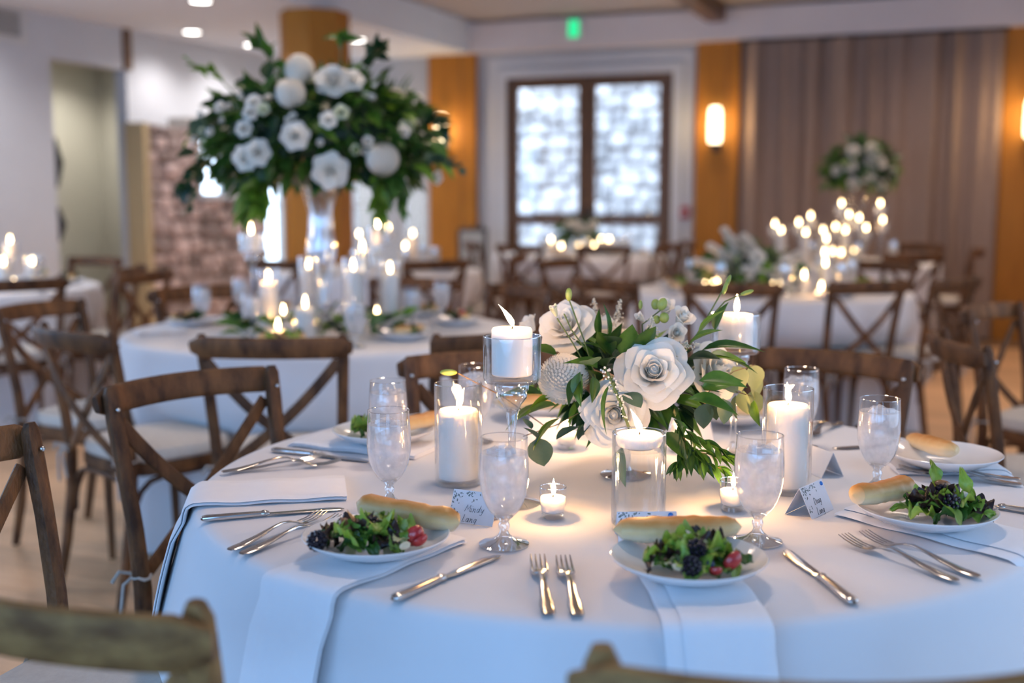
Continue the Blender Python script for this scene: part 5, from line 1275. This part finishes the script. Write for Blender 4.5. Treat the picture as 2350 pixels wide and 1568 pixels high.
for px, py, yy in ((32, 550, 6.5), (14, 598, 6.4), (80, 598, 6.4), (97, 632, 6.2), (36, 637, 6.2), (-30, 590, 6.4)):
    k = yy/2611*1.005; far_candle('hall', (px - 1175)*k, yy, max(.05, 1.285 - (py - 449)*k - TZ), .3)
for x, y, h in ((-.70, 8.05, .26), (-.74, 7.9, .18), (-1.1, 8.2, .25), (-1.0, 7.9, .1), (-.9, 8.3, .3)): far_candle('column', x, y, h, .25)

GT2 = 'water goblets on the tall flower table'
for i, (x, y, lab) in enumerate(((-1.268, 4.63, 'beside the salad on the hall side'), (-.966, 4.20, 'in front of the cylinder candle, stone side'), (-.546, 3.93, 'at the table edge over the dark chair back'), (-.395, 4.48, 'beside the outermost cylinder'), (-.30, 4.86, 'behind the plate with the strawberry'), (-1.20, 5.02, 'behind the stemmed holder, stone side'))):
    goblet(x, y, 'iced goblet on the tall flower table ' + lab, GT2, i*.9)
far_gob = None
def far_goblet(x, y, tk):
    global far_gob
    lab, gr = 'water goblet on the round table ' + TABLES[tk][2], 'goblets on the table ' + TABLES[tk][2]
    if far_gob is None:
        o = far_gob = thing('water_goblet', lab, 'goblet', (x, y, TZ + .0008), 0, gr)
        MB().lathe([(0, 0), (.036, .001), (.02, .007), (.007, .02), (.007, .036), (.0125, .043), (.0285, .064), (.0365, .094), (.0372, .124), (.0350, .166)], 20, False).obj('bowl', 'glass_rim', o)
        MB().lathe([(0, .048), (.02, .054), (.034, .09), (.0355, .124), (.0345, .143), (0, .143)], 20).obj('water', 'ice_water', o)
    else: dup(far_gob, (x, y, TZ + .0008), 0, lab, gr)
def far_setting(tk, x, y, ang, greens=True, seed=0):
    wd = TABLES[tk][2]; r = random.Random(seed)
    plate(x, y, TZ + .001, 'white china plate with bread on the round table ' + wd, 'plates on the table ' + wd)
    bread(x + .03*math.cos(ang), y + .03*math.sin(ang), TZ + .024, ang + 1.57, .17, .019, 'golden breadstick on a plate, round table ' + wd, 'breadsticks on the table ' + wd)
    if greens:
        for k in range(9):
            kd = r.choice(('frilly', 'red', 'dark', 'dark')); o = link('salad_leaf', r.choice(SL[kd]), None, (x + r.uniform(-.05, .05), y + r.uniform(-.05, .03), TZ + .022 + .003*k), (r.uniform(-.5, .5), r.uniform(-.5, .5), r.uniform(0, 6)))
            tag(o, WORD[kd] + ' on a plate, round table ' + wd, 'salad leaf', 'salad leaves on the table ' + wd)
for i, (x, y, a) in enumerate(((-1.30, 4.60, 2.6), (-.40, 4.16, -.6), (-.23, 4.63, .2), (-.80, 3.92, -1.4), (-1.05, 5.0, 2.0), (-.40, 4.95, .9))): far_setting('tall', x, y, a, True, 100 + i)
tag(link('strawberry_piece', straw_me, None, (-.20, 4.58, TZ + .05), (.4, .3, 0), 1.4), 'red strawberry piece on a salad of the tall flower table', 'strawberry')
napkin((-.75, 4.48), (-1.27, 4.40), (-1.44, 4.33), .16, 0, 'folded white napkin lying flat on the tall flower table', 'napkins on the tall flower table')
for tk, angs in (('gladiolus', (3.5, 4.3, 5.1, 5.9, .3, 2.6)), ('curtain', (3.6, 4.4, 5.2, 6.0, 2.5)), ('door', (3.6, 4.4, 5.2, 6.0)), ('hall', (5.0, 5.8, .4, 1.2)), ('column', (4.2, 5.0, 5.8, .4))):
    x, y, _ = TABLES[tk]
    for i, a in enumerate(angs):
        far_setting(tk, x + .57*math.cos(a), y + .57*math.sin(a), a, tk in ('gladiolus', 'hall'), int(a*10))
        far_goblet(x + .44*math.cos(a + .35), y + .44*math.sin(a + .35), tk)
